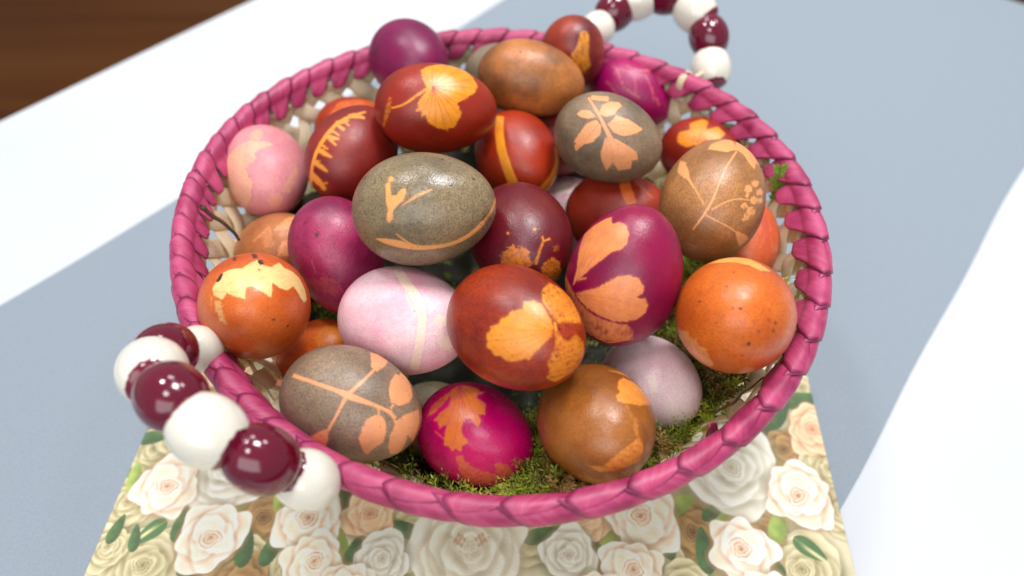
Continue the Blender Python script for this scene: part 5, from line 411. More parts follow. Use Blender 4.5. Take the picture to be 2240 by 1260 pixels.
def build_napkin():
    yaw = R(-3.4)
    cx, cy = -0.0125, -0.1327
    ux = np.array([math.cos(yaw), math.sin(yaw)])
    uy = np.array([-ux[1], ux[0]])
    half = 0.1705
    xs = np.linspace(-half, half, 860)
    ys = np.concatenate([np.linspace(-0.19, -0.018, 130)[:-1], np.linspace(-0.018, 0.125, 400), np.linspace(0.125, 0.15, 30)[1:]])
    X, Y = np.meshgrid(xs, ys, indexing="ij")
    px = cx + X * ux[0] + Y * uy[0]
    py = cy + X * ux[1] + Y * uy[1]
    q = np.c_[px.ravel(), py.ravel(), np.zeros(px.size)]
    # ground of the print: shadowy cream, olive and deep green between the flowers
    n1 = wnoise(q, 85.0, 0)
    n2 = wnoise(q, 210.0, 1)
    n3 = wnoise(q, 520.0, 2)
    col = lin3((176, 162, 116)) + (lin3((222, 212, 178)) - lin3((176, 162, 116))) * sm(-0.4, 0.9, n1 + 0.5 * n2)[:, None]
    dk = sm(0.1, 0.6, -n1 + 0.35 * n2)[:, None]
    col = col * (1 - dk) + dk * lin3((70, 84, 48))

    def local(x, y, r):
        dx = q[:, 0] - x
        dy = q[:, 1] - y
        idx = np.nonzero(dx * dx + dy * dy < r * r)[0]
        return idx, dx[idx], dy[idx]

    def leaf(x, y, r, a, kind):
        idx, dx, dy = local(x, y, r * 1.3)
        u = (dx * math.cos(a) + dy * math.sin(a)) / r
        v = (-dx * math.sin(a) + dy * math.cos(a)) / r
        wd = 0.42 if kind < 2 else 0.5
        prof = wd * np.sqrt(np.clip(1 - u * u, 0, 1)) * (1 - 0.35 * u) + 0.008 * np.sin(u * 30)
        m = sm(0.0, 0.06, prof - np.abs(v)) * (np.abs(u) < 1)
        base = [lin3((72, 102, 60)), lin3((146, 170, 82)), lin3((86, 128, 74))][kind]
        hi = [lin3((86, 128, 74)), lin3((176, 200, 96)), lin3((228, 222, 168))][kind]
        tt = sm(-0.2, 0.3, v + 0.12 * np.sin(u * 9 + 3 * np.abs(v)))
        if kind == 2:
            tt = sm(0.16, 0.02, np.abs(v + 0.08)) * sm(-0.7, 0.2, u)
        c = base + (hi - base) * tt[:, None]
        vein = sm(0.03, 0.0, np.abs(v)) * 0.5
        c = c + (hi - c) * vein[:, None]
        col[idx] = col[idx] * (1 - m[:, None]) + c * m[:, None]

    PAL = {
        "pink": ((250, 245, 236), (246, 228, 206), (228, 172, 126), (190, 100, 54)),
        "peach": ((246, 222, 184), (240, 196, 156), (226, 146, 110), (196, 104, 74)),
        "white": ((244, 242, 234), (230, 224, 210), (198, 186, 156), (196, 162, 118)),
        "olive": ((232, 222, 184), (208, 194, 146), (166, 148, 94), (116, 102, 56)),
        "tan": ((200, 160, 100), (170, 126, 72), (120, 80, 40), (78, 48, 24)),
        "center": ((242, 238, 228), (228, 218, 198), (208, 190, 158), (200, 150, 112)),
    }

    def rose(x, y, r, kind, seed):
        rs = np.random.default_rng(seed)
        hi, mid, sh, core = [lin3(c) for c in PAL[kind]]
        idx, dx, dy = local(x, y, r * 1.5)
        if not len(idx):
            return
        dx = dx / r
        dy = dy / r
        c = col[idx].copy()
        big = kind in ("white", "center", "olive")

        def put(m, tone):
            nonlocal c
            c = c * (1 - m[:, None]) + tone * m[:, None]

        # dark gap drawn round the flower
        rad0 = np.hypot(dx, dy)
        put(sm(1.3, 0.85, rad0) * 0.55, lin3((92, 96, 40)) if kind != "center" else sh)
        rings = [(3, 0.50, 0.58, 0.34), (3, 0.36, 0.56, 0.30), (3, 0.26, 0.46, 0.22)]
        if big:
            rings = [(3, 0.42, 0.66, 0.16), (3, 0.34, 0.56, 0.12), (3, 0.26, 0.46, 0.1), (3, 0.17, 0.34, 0.08), (2, 0.1, 0.22, 0.05)]
        a0 = rs.uniform(0, 6.28)
        nr = len(rings)
        for k, (n, dist, rad, pt) in enumerate(rings):
            a0 += rs.uniform(0.8, 1.3)
            for j in range(n):
                a = a0 + 6.283 * j / n + rs.uniform(-0.25, 0.25)
                pr = rad * rs.uniform(0.9, 1.12)
                ox = dx - dist * math.cos(a)
                oy = dy - dist * math.sin(a)
                u = ox * math.cos(a) + oy * math.sin(a)
                v = -ox * math.sin(a) + oy * math.cos(a)
                ph = rs.uniform(0, 6.28)
                tipa = rs.uniform(-0.6, 0.6)
                an = np.arctan2(v, u)
                edge = pr * (1 + 0.05 * np.sin(3 * an + ph) + 0.025 * np.sin(8 * an + 2 * ph) + pt * np.clip(np.cos(an - tipa), 0, 1) ** 9)
                d = np.sqrt(u * u * 1.1 + v * v * 0.82)
                m = sm(0.0, 0.045, edge - d)
                lip = sm(0.13, 0.0, np.abs(d - edge - 0.03)) * (1 - m) * (0.42 if k else 0.25)
                put(lip * 0.8, sh * 0.8)
                depth = np.clip((edge - d) / pr, 0, 1)
                side = np.clip(0.5 + 0.5 * np.cos(an - ph), 0, 1)
                tone = mid + (hi - mid) * (sm(0.75, 0.1, depth + 0.25 * side))[:, None]
                rimline = sm(0.05, 0.0, np.abs(edge - d - 0.02)) * (0.18 * side)
                tone = tone * (1 - rimline[:, None]) + (sh if not big else hi) * rimline[:, None]
                fold = sm(0.3, 1.0, depth) * sm(0.2, -0.8, u / pr) * 0.6
                tone = tone * (1 - fold[:, None]) + sh * fold[:, None]
                put(m, tone)
        # heart of the flower: a tight spiral of petal lips
        cxo, cyo = rs.uniform(-0.06, 0.06, 2)
        ex, ey = dx - cxo, (dy - cyo) * rs.uniform(1.0, 1.2)
        rad = np.hypot(ex, ey)
        an = np.arctan2(ey, ex)
        rh = 0.46 if not big else 0.30
        sgn = rs.choice([-1, 1])
        q_ = rad / rh
        wob = 0.10 * np.sin(3 * an + rs.uniform(0, 6)) + 0.06 * np.sin(5 * an + rs.uniform(0, 6))
        sp = np.mod(4.0 * np.power(np.clip(q_ + 0.5 * wob, 0.001, 2), 0.75) + sgn * an / 6.2832 + 0.5 * wob, 1.0)
        inner = sm(1.05, 0.8, q_ + wob)
        fillc = hi + (mid * 0.9 - hi) * sm(1.0, 0.2, q_)[:, None]
        grad = sm(0.15, 0.95, sp)
        tone = fillc * (1 - (0.65 * grad * sm(1.15, 0.35, q_))[:, None]) + sh * (0.65 * grad * sm(1.15, 0.35, q_))[:, None]
        line = sm(0.80, 0.93, sp) * sm(1.1, 0.7, q_) * (0.55 + 0.45 * np.sin(2 * an + seed))
        tone = tone * (1 - line[:, None]) + core * line[:, None]
        dot = sm(0.22, 0.05, q_) * 0.7
        tone = tone * (1 - dot[:, None]) + core * dot[:, None]
        if kind == "center":
            inner = inner * 0.3
        put(inner, tone)
        if kind == "center":
            for sg in (-1, 1):
                e = np.hypot((dx - sg * 0.20) / 0.13, (dy - 0.15 - sg * 0.0) / 0.13)
                m = sm(1.0, 0.4, e + 0.6 * np.sin(np.abs(dx) * 50) * np.sin(dy * 37 + np.abs(dx) * 20)) * 0.75
                put(m, core)
            put(sm(0.014, 0.0, np.abs(dx)) * 0.5, hi)
            put(sm(0.05, 0.0, np.abs(rad0 - 0.78)) * 0.4, sh)
        # outer shade on one side, as in the printed photograph
        sh_ = sm(0.5, 1.1, rad0) * np.clip(-0.3 + (dx * 0.5 - dy * 0.8), 0, 1) * 0.35
        put(sh_ * sm(1.05, 0.95, rad0), sh)
        col[idx] = c

    # the rest of the sheet carries the same flowers
    fr = np.random.default_rng(5)
    kinds = ["olive", "pink", "white", "tan", "peach", "pink", "olive"]
    extra = []
    for gx in np.arange(-0.17, 0.18, 0.026):
        for gy in list(np.arange(-0.19, -0.03, 0.026)) + list(np.arange(0.10, 0.16, 0.026)):
            wx, wy = cx + gx * ux[0] + gy * uy[0], cy + gx * ux[1] + gy * uy[1]
            extra.append((wx + fr.uniform(-0.006, 0.006), wy + fr.uniform(-0.006, 0.006), fr.uniform(0.014, 0.02), kinds[fr.integers(len(kinds))]))
    extra.sort(key=lambda e: e[3] not in ("olive", "tan"))
    for i, e in enumerate(extra):
        rose(*e, 900 + i)
    for i, (x, y, r, k) in enumerate(ROSES):
        if k in ("olive", "tan"):
            rose(x, y, r, k, 100 + i)
    for lf in LEAVES:
        leaf(lf[0], lf[1], lf[2] * 1.05, *lf[3:])
    for i, (x, y, r, k) in enumerate(ROSES):
        if k not in ("olive", "tan"):
            rose(x, y, r * 0.93, k, 100 + i)
    # print grain
    col = np.clip(0.5 * col * (0.86 + 0.28 * np.clip(col.mean(1, keepdims=True) * 1.2, 0, 1)) * (1 + 0.05 * n3[:, None]) * 1.72 * np.array([1.0, 0.985, 0.94]), 0.004, 0.82)
    Zt = 0.0024 + 0.0006 * wnoise(q, 22.0, 1)
    V = np.c_[q[:, 0], q[:, 1], Zt]
    k = NT("printed_napkin_paper")
    a = k.attr("print")
    co = k.coords()
    vo = k.n("ShaderNodeTexVoronoi")
    vo.inputs["Scale"].default_value = 900.0
    k.l(co, vo.inputs["Vector"])
    c = k.mix(k.math("MULTIPLY", k.noise(co, 1500.0, 2.0), 0.14), a.outputs["Color"], (0.5, 0.48, 0.4, 1))
    k.set(Base_Color=c, Roughness=0.75)
    k.bump(vo.outputs["Distance"], 0.3, 0.0004)
    o = mesh_obj("paper_napkin", V, grid_faces(len(xs), len(ys)), k.m, attrs={"print": col})
    md = o.modifiers.new("thickness", "SOLIDIFY")
    md.thickness = 0.0005
    md.offset = -1
    tag(o, "paper napkin printed with cream and peach roses under the basket", "napkin")


build_napkin()

# ------------------------------------------------------------------ basket
basket = empty("basket", (0, 0, 0.003))
BZ = 0.003
tag(basket, "round woven straw basket with magenta braided rim and beaded handles", "basket")
ZR = 0.100


def rim_r(th):
    m = [1, np.cos(th), np.sin(th), np.cos(2 * th), np.sin(2 * th), np.cos(3 * th), np.sin(3 * th)]
    return sum(a * b for a, b in zip(RIM, m))


def rim_z(th):
    return ZR - BZ + 0.0012 * np.sin(2 * th + 0.7) + 0.0006 * np.sin(5 * th)


Z0, Z1 = 0.004, ZR - 0.007


def wall_r(th, t):
    return 0.086 + (rim_r(th) - 0.0885) * (1 - (1 - t) ** 1.35)


def wall_pt(th, t, off=0.0):
    r = wall_r(th, t) + off
    return np.stack([r * np.cos(th), r * np.sin(th), Z0 + (Z1 - Z0) * t], -1)


def mat_straw():
    k = NT("dried_palm_straw")
    co = k.coords()
    info = k.n("ShaderNodeObjectInfo").outputs["Random"]
    al = k.attr("along").outputs["Fac"]
    ac = k.attr("across").outputs["Fac"]
    cx = k.n("ShaderNodeCombineXYZ")
    k.l(k.math("MULTIPLY", al, 6.0), cx.inputs[0])
    k.l(k.math("MULTIPLY", ac, 16.0), cx.inputs[1])
    k.l(k.math("MULTIPLY", info, 40.0), cx.inputs[2])
    fib = k.noise(cx.outputs[0], 1.0, 4.0)
    big = k.noise(co, 60.0, 3.0)
    base = k.mix(info, lin((246, 234, 204)), lin((252, 246, 228)))
    c = k.mix(k.ramp(fib, [(0.38, (0, 0, 0, 1)), (0.7, (1, 1, 1, 1))]), lin((238, 220, 184)), base)
    c = k.mix(k.ramp(big, [(0.52, (0, 0, 0, 1)), (0.8, (1, 1, 1, 1))]), c, lin((230, 208, 164)))
    k.set(Base_Color=c, Roughness=0.48)
    k.bump(fib, 0.45, 0.0006)
    tr = k.n("ShaderNodeBsdfTranslucent")
    k.l(c, tr.inputs["Color"])
    mx = k.n("ShaderNodeMixShader")
    mx.inputs[0].default_value = 0.3
    k.l(k.b.outputs[0], mx.inputs[1])
    k.l(tr.outputs[0], mx.inputs[2])
    k.l(mx.outputs[0], k.t.nodes["Material Output"].inputs["Surface"])
    return k.m


STRAW = mat_straw()


def ribbon(path, nrm, width, thick, sides=10):
    """flat lens-section strand along path, nrm = outward normals"""
    p = np.asarray(path)
    t = np.gradient(p, axis=0)
    t /= np.linalg.norm(t, axis=1)[:, None]
    w = np.cross(t, nrm)
    w /= np.linalg.norm(w, axis=1)[:, None]
    a = np.linspace(0, 2 * np.pi, sides, endpoint=False)
    wd = np.broadcast_to(width, (len(p),))
    tk = np.broadcast_to(thick, (len(p),))
    v = p[:, None, :] + (wd / 2)[:, None, None] * np.cos(a)[None, :, None] * w[:, None, :] + (tk / 2)[:, None, None] * np.sin(a)[None, :, None] * nrm[:, None, :]
    al = np.repeat(np.linspace(0, 1, len(p)), sides)
    ac = np.tile(0.5 + 0.5 * np.cos(a), len(p))
    return v.reshape(-1, 3), grid_faces(len(p), sides, False, True), {"along": al, "across": ac}


wall = empty("wall", (0, 0, 0), basket)
NS = 48
KAP = 0.62
tt = np.linspace(0.0, 1.0, 64)
for fam in (1, -1):
    for i in range(NS):
        jit = random.uniform(-0.006, 0.006)
        th0 = 2 * math.pi * i / NS + jit + (0.0 if fam > 0 else math.pi / NS)
        th = th0 + fam * KAP * (tt - 0.5)
        # over one strand of the other family, under the next
        off = fam * 0.0015 * np.cos(KAP * NS * (tt - 0.5) - math.pi / 2)
        nrm = np.stack([np.cos(th), np.sin(th), np.full_like(th, -0.25)], -1)
        nrm /= np.linalg.norm(nrm, axis=1)[:, None]
        tw = 0.10 * np.sin(tt * KAP * NS * 1.0 + i)
        width = 0.0090 + 0.0005 * np.sin(tt * KAP * NS * 2 + i * 1.7) + random.uniform(-0.0006, 0.0006)
        path = wall_pt(th, tt, off)
        # let the ribbon roll a little so it catches the light like twisted straw
        tan = np.gradient(path, axis=0)
        tan /= np.linalg.norm(tan, axis=1)[:, None]
        side = np.cross(tan, nrm)
        nr = nrm * np.cos(tw)[:, None] + side * np.sin(tw)[:, None]
        v, f, at = ribbon(path, nr, width, 0.0017)
        mesh_obj("strand", v, f, STRAW, wall, attrs=at)
# twined rows round the wall
for row, (t0, n) in enumerate(((0.03, 1), (0.97, 1))):
    for s in (0, 1):
        th = np.linspace(0, 2 * np.pi, 420)
        off = 0.0022 * np.sin(th * NS + s * math.pi)
        path = wall_pt(th, np.full_like(th, t0) + 0.012 * np.cos(th * NS + s * math.pi), off)
        nrm = np.stack([np.cos(th), np.sin(th), np.zeros_like(th)], -1)
        v, f, at = ribbon(path, nrm, 0.0034 + 0.0006 * np.sin(th * 17 + row), 0.0020, 8)
        at["along"] = at["along"] * 40
        mesh_obj("twined_row", v, f, STRAW, wall, attrs=at)

# coiled base
th = np.linspace(0, 2 * math.pi * 17, 17 * 70)
rad = np.linspace(0.004, 0.0875, len(th))
path = np.stack([rad * np.cos(th), rad * np.sin(th), np.full_like(th, 0.0024)], -1)
v, f = tube(path, 0.0031 + 0.0003 * np.sin(th * 30), 6)
mesh_obj("base", v, f, STRAW, basket, attrs={"along": np.repeat(th / 3, 6), "across": np.tile(np.linspace(0, 1, 6), len(th))})


# --- braided rim
def mat_strap():
    k = NT("magenta_dyed_straw")
    info = k.n("ShaderNodeObjectInfo").outputs["Random"]
    al = k.attr("along").outputs["Fac"]
    ac = k.attr("across").outputs["Fac"]
    ed = k.attr("edge").outputs["Fac"]
    cx = k.n("ShaderNodeCombineXYZ")
    k.l(k.math("MULTIPLY", al, 2.5), cx.inputs[0])
    k.l(k.math("MULTIPLY", ac, 13.0), cx.inputs[1])
    k.l(k.math("MULTIPLY", info, 30.0), cx.inputs[2])
    fib = k.noise(cx.outputs[0], 1.0, 4.0)
    big = k.noise(k.coords(), 75.0, 2.0)
    c = k.mix(info, lin((166, 44, 88)), lin((184, 62, 108)))
    c = k.mix(k.ramp(fib, [(0.4, (0, 0, 0, 1)), (0.95, (1, 1, 1, 1))]), c, lin((190, 94, 128)))
    c = k.mix(k.ramp(big, [(0.45, (0, 0, 0, 1)), (0.75, (1, 1, 1, 1))]), c, lin((140, 28, 74)))
    c = k.mix(ed, c, lin((70, 8, 56)))
    k.set(Base_Color=c, Roughness=0.46)
    k.bump(fib, 0.12, 0.0004)
    return k.m


STRAP = mat_strap()
RA, RB = 0.0033, 0.0039       # half width and half height of the rim roll


def strap_pitch(th):
    """the braid is looser at the front than at the left"""
    deg = np.degrees(th) % 360
    return np.interp(deg, [0, 45, 90, 135, 180, 225, 270, 315, 360], [0.0165, 0.016, 0.0155, 0.0135, 0.0115, 0.0150, 0.0200, 0.0190, 0.0165])


def strap_mesh(k, th_k, pitch, inner):
    """one band of the braid; the outer bands climb clockwise to the crest, the
    inner bands fold back over them and hang down inside as rounded tabs"""
    npth, nq = 24, 9
    s = np.linspace(0, 1, npth)
    q = np.linspace(-0.5, 0.5, nq)
    S_, Q_ = np.meshgrid(s, q, indexing="ij")
    fr = math.cos(th_k + math.pi / 2) * 0.5 + 0.5          # 1 at the front, 0 at the back
    inw = float(np.interp(fr, [0.0, 0.5, 0.8, 1.0], [0.34, 0.55, 0.30, 0.05]))
    hang = np.zeros_like(s)
    HG = 0.0076
    if inner:
        f0 = 0.66
        phi = np.minimum(R(38) + s / f0 * R(142), R(180))
        hang = np.clip((s - f0) / (1 - f0), 0, 1) * (HG + random.uniform(-0.0008, 0.0008))
        shift = -0.62 * pitch + pitch * 0.98 * s
        wid = pitch * 1.16 * (0.22 + 0.78 * sm(0.0, 0.30, s)) * (1 - 0.42 * sm(0.50, 0.86, s)) * np.sqrt(np.clip(1 - np.clip((s - 0.78) / 0.235, 0, 1) ** 2.6, 0.02, 1))
        lift = 0.0008 + 0.0007 * sm(-0.5, 0.5, -Q_) + 0.0002 * np.cos(Q_ * math.pi)
        lift = lift - 0.0009 * sm(0.12, 0.0, S_)
    else:
        phi = R(-85) + s * R(200)
        shift = 0.42 * pitch - pitch * 0.98 * s + random.uniform(-0.0003, 0.0003)
        wid = pitch * 1.14 * np.ones_like(s)
        lift = 0.0001 + 0.0008 * sm(-0.5, 0.5, -Q_) + 0.0002 * np.cos(Q_ * math.pi)
    ph = np.broadcast_to(phi[:, None], S_.shape)
    along = shift[:, None] + Q_ * wid[:, None]
    lift = lift + 0.00014 * np.sin(S_ * 15 + k) * np.cos(Q_ * 9 + k * 2) + random.uniform(-0.0001, 0.0002)
    ang = th_k + along / 0.14
    curl = np.sin(np.clip(hang / HG, 0, 1) * math.pi)
    rr = rim_r(ang) + (RA + lift) * np.cos(ph) - 0.0006 * curl[:, None] - inw * hang[:, None]
    zz = rim_z(ang) + (RB + lift) * np.sin(ph) - (hang * math.sqrt(1 - 0.8 * inw * inw))[:, None]
    P = np.stack([rr * np.cos(ang), rr * np.sin(ang), zz], -1)
    ew = 0.462 + 0.015 * np.sin(S_ * 9 + k)
    edge = np.maximum(sm(0, 1, (-Q_ - ew) / (0.5 - ew + 1e-6)) * 0.55, sm(0.482, 0.5, Q_) * 0.35)
    edge = np.maximum(edge, sm(0.97, 1.0, S_) * 0.35)
    return P.reshape(-1, 3), grid_faces(npth, nq), {"along": S_.ravel(), "across": (Q_ + 0.5).ravel(), "edge": edge.ravel()}


th = np.linspace(0, 2 * np.pi, 200, endpoint=False)
ring = np.stack([rim_r(th) * np.cos(th), rim_r(th) * np.sin(th), rim_z(th)], -1)
a = np.linspace(0, 2 * np.pi, 8, endpoint=False)
rv = np.stack([ring + 0.0028 * (np.cos(x) * np.stack([np.cos(th), np.sin(th), 0 * th], -1) + math.sin(x) * np.array([0, 0, 1.0])) for x in a], 1)
rim = mesh_obj("rim", rv.reshape(-1, 3), grid_faces(200, 8, True, True)[:, ::-1], STRAW, basket,
               attrs={"along": np.repeat(th * 9, 8), "across": np.tile(np.linspace(0, 1, 8), 200)})
rim["label"] = "magenta braided straw rim"
STRAPS = []
tq = -math.pi
while tq < math.pi - 0.04:
    STRAPS.append(tq + random.uniform(-0.004, 0.004))
    tq += float(strap_pitch(tq)) / 0.14
for k, tq in enumerate(STRAPS):
    nxt = STRAPS[k + 1] if k + 1 < len(STRAPS) else STRAPS[0] + 2 * math.pi
    for inner in (False, True):
        v, f, at = strap_mesh(k * 2 + inner, tq, (nxt - tq) * 0.14, inner)
        o = mesh_obj("strap", v, f, STRAP, rim, attrs=at)
        md = o.modifiers.new("thickness", "SOLIDIFY")
        md.thickness = 0.0005
        md.offset = -1


# --- beaded handles
def mat_bead(name, c, c2, bleed=None):
    k = NT(name)
    co = k.coords()
    n = k.noise(co, 120.0, 2.0)
    col = k.mix(n, lin(c), lin(c2))
    if bleed:
        # glaze of the neighbouring bead has run over the ends
        sep = k.n("ShaderNodeSeparateXYZ")
        k.l(co, sep.inputs[0])
        z = k.math("ABSOLUTE", sep.outputs[2])
        z = k.math("ADD", z, k.math("MULTIPLY", k.noise(co, 130.0, 2.0), 0.0042))
        col = k.mix(k.math("GREATER_THAN", z, 0.0108), col, lin(bleed))
    # faint scratches and dust dull the glaze
    rg = k.ramp(k.noise(co, 240.0, 5.0, 0.7), [(0.45, (0.10,) * 3), (0.8, (0.34,) * 3)])
    k.set(Base_Color=col, Roughness=rg, Coat_Weight=0.5, Coat_Roughness=0.07)
    k.bump(k.noise(co, 150.0, 2.0), 0.10, 0.0007)
    return k.m


BEAD_W = mat_bead("cream_bead_glaze", (230, 226, 212), (222, 216, 200), (112, 14, 46))
BEAD_R = mat_bead("burgundy_bead_glaze", (104, 8, 40), (90, 4, 32))


def bead_mesh(rad, half):
    """bead turned about Z: a ball with cut, softly rounded ends and a bore"""
    n, m = 26, 40
    zc = np.linspace(-1, 1, n)
    zz = half * np.sin(zc * math.pi / 2)
    prof = np.sqrt(np.clip(rad ** 2 - (zz * 0.84) ** 2, 0, None))
    prof = prof - 0.0007 * sm(0.82, 1.0, np.abs(zz) / half) ** 2
    pr = np.concatenate([[0.0022, prof[0] - 0.0010], prof, [prof[-1] - 0.0010, 0.0022]])
    zs = np.concatenate([[-half + 0.0012, -half - 0.0002], zz, [half + 0.0002, half - 0.0012]])
    a = np.linspace(0, 2 * math.pi, m, endpoint=False)
    v = np.stack([pr[:, None] * np.cos(a), pr[:, None] * np.sin(a), np.repeat(zs[:, None], m, 1)], -1)
    return v.reshape(-1, 3), grid_faces(len(pr), m, False, True)[:, ::-1]


def handle(pts, rads, ends, bound):
    h = empty("handle", (0, 0, 0), basket)
    P = np.array(pts) - np.array([0, 0, BZ])
    T = np.gradient(P, axis=0)
    for i, p in enumerate(P):
        t = Vector(T[i]).normalized()
        g = []
        if i > 0:
            g.append(np.linalg.norm(P[i] - P[i - 1]))
        if i < len(P) - 1:
            g.append(np.linalg.norm(P[i + 1] - P[i]))
        half = min(0.5 * float(np.mean(g)) + 0.0020, rads[i] * 1.02)
        v, f = bead_mesh(rads[i], half)
        o = mesh_obj("bead", v, f, BEAD_W if i % 2 == 0 else BEAD_R, h)
        o["label"] = "glossy cream white bead" if i % 2 == 0 else "glossy dark burgundy bead"
        o.location = Vector(p)
        o.rotation_euler = t.to_track_quat("Z", "Y").to_euler()
    # the wire the beads are strung on, down to the rim
    full = np.vstack([ends[0], P, ends[1]])
    v, f = tube(full, 0.0014, 8)
    mesh_obj("wire", v, f, STRAW, h, attrs={"along": np.zeros(len(v)), "across": np.zeros(len(v))})
    # straw bindings where the wire passes round the rim
    for e in bound:
        th_e = math.atan2(e[1], e[0])
        for dth in (0.0,):
            ph = np.linspace(0, 2 * np.pi, 26)
            an = th_e + dth + 0.006 * np.sin(ph)
            rr = rim_r(an) + (RA + 0.0026) * np.cos(ph)
            path = np.stack([rr * np.cos(an), rr * np.sin(an), rim_z(an) + (RB + 0.0024) * np.sin(ph) - 0.0008], -1)
            cen = np.stack([rim_r(an) * np.cos(an), rim_r(an) * np.sin(an), rim_z(an)], -1)
            nr = path - cen
            nr /= np.linalg.norm(nr, axis=1)[:, None]
            v, f, at = ribbon(path, nr, 0.0042, 0.0010)
            mesh_obj("binding", v, f, STRAW, h, attrs=at)
    return h


def rim_at(deg):
    t = R(deg)
    return np.array([rim_r(t) * math.cos(t), rim_r(t) * math.sin(t), float(rim_z(t))])


handle(HANDLES[0], [0.0090, 0.0106, 0.0110, 0.0106, 0.0109, 0.0106, 0.0100], (rim_at(-144.5), rim_at(-110.5)), (rim_at(-143),))
handle(HANDLES[1], [0.0100, 0.0112, 0.0118, 0.0114, 0.0120, 0.0112, 0.0112], (rim_at(67), rim_at(43)), (rim_at(43),))

# ------------------------------------------------------------------ eggs
KA = 0.08


def rich(c, k=1.0):
    v = lin(c)
    return tuple(min(0.9, k * 1.2 * x ** 1.12) for x in v[:3]) + (1.0,)


def mat_egg(d):
    b1, b2, pc, spk, rough = d["m"]
    k = NT("dyed_eggshell")
    co = k.coords()
    big = k.noise(co, 55.0, 3.0, 0.6)
    fine = k.noise(co, 1500.0, 2.0, 0.6)
    mid = k.noise(co, 420.0, 3.0, 0.65)
    c = k.mix(k.ramp(big, [(0.36, (0, 0, 0, 1)), (0.68, (1, 1, 1, 1))]), rich(b1, 1.1), rich(b2, 1.06))
    grain = 0.5 * spk + 0.2
    c = k.mix(k.math("MULTIPLY", k.ramp(fine, [(0.42, (0, 0, 0, 1)), (0.66, (1, 1, 1, 1))]), 0.95 * grain), c, lin(b2, 0.5))
    c = k.mix(k.math("MULTIPLY", k.ramp(mid, [(0.5, (0, 0, 0, 1)), (0.75, (1, 1, 1, 1))]), 0.8 * grain), c, lin(b2, 0.66))
    lf = k.attr("leaf").outputs["Fac"]
    pv = k.noise(co, 190.0, 6.0, 0.78)
    pcol = k.mix(k.ramp(pv, [(0.40, (0, 0, 0, 1)), (0.72, (1, 1, 1, 1))]), rich(pc, 0.98), k_mix3(rich(pc), rich(b1), 0.36))
    pcol = k.mix(k.attr("pale").outputs["Fac"], pcol, k_mix3(lin(pc), lin((255, 236, 190)), 0.6))
    c = k.mix(lf, c, pcol)
    # brown pores and freckles
    vo = k.n("ShaderNodeTexVoronoi")
    vo.inputs["Scale"].default_value = 620.0
    k.l(co, vo.inputs["Vector"])
    dot = k.ramp(vo.outputs["Distance"], [(0.08, (1, 1, 1, 1)), (0.22, (0, 0, 0, 1))])
    sel = k.n("ShaderNodeSeparateColor")
    k.l(vo.outputs["Color"], sel.inputs[0])
    keep = k.math("LESS_THAN", sel.outputs[0], 0.02 + 0.45 * spk)
    c = k.mix(k.math("MULTIPLY", k.math("MULTIPLY", dot, keep), 0.25 + 0.5 * spk), c, lin((44, 26, 18)))
    vo2 = k.n("ShaderNodeTexVoronoi")
    vo2.inputs["Scale"].default_value = 170.0
    k.l(co, vo2.inputs["Vector"])
    dot2 = k.ramp(vo2.outputs["Distance"], [(0.07, (1, 1, 1, 1)), (0.13, (0, 0, 0, 1))])
    sel2 = k.n("ShaderNodeSeparateColor")
    k.l(vo2.outputs["Color"], sel2.inputs[0])
    keep2 = k.math("LESS_THAN", sel2.outputs[1], 0.015 + 0.10 * spk)
    c = k.mix(k.math("MULTIPLY", k.math("MULTIPLY", dot2, keep2), 0.75), c, lin((40, 22, 16)))
    c = k.mix(k.attr("dyeline").outputs["Fac"], c, lin(b2, 0.3))
    c = k.mix(k.attr("dark").outputs["Fac"], c, lin((40, 30, 30)))
    rg = k.ramp(mid, [(0.3, (rough - 0.05,) * 3), (0.7, (rough + 0.07,) * 3)])
    k.set(Base_Color=c, Roughness=rg, Specular_IOR_Level=0.58)
    k.bump(k.math("ADD", fine, k.math("MULTIPLY", mid, 0.7)), 0.22, 0.0005)
    return k.m


def k_mix3(a, b, t):
    return tuple(x * (1 - t) + y * t for x, y in zip(a[:3], b[:3])) + (1.0,)


def poly_sdf(pts, poly):
    """signed distance (negative inside) of pts to polygon"""
    d2 = np.full(len(pts), 1e9)
    ins = np.zeros(len(pts), bool)
    x, y = pts[:, 0], pts[:, 1]
    n = len(poly)
    for i in range(n):
        x0, y0 = poly[i]
        x1, y1 = poly[(i + 1) % n]
        ex, ey = x1 - x0, y1 - y0
        L2 = ex * ex + ey * ey + 1e-12
        t = np.clip(((x - x0) * ex + (y - y0) * ey) / L2, 0, 1)
        d2 = np.minimum(d2, (x - x0 - t * ex) ** 2 + (y - y0 - t * ey) ** 2)
        if y0 != y1:
            c = (y0 > y) != (y1 > y)
            ins ^= c & (x < (x1 - x0) * (y - y0) / (y1 - y0) + x0)
    d = np.sqrt(d2)
    return np.where(ins, -d, d)


def egg_frame(ax):
    h = np.array([0, 0, 1.0]) if abs(ax[2]) < 0.9 else np.array([1.0, 0, 0])
    x = np.cross(h, ax)
    x /= np.linalg.norm(x)
    return np.c_[x, np.cross(ax, x), ax]


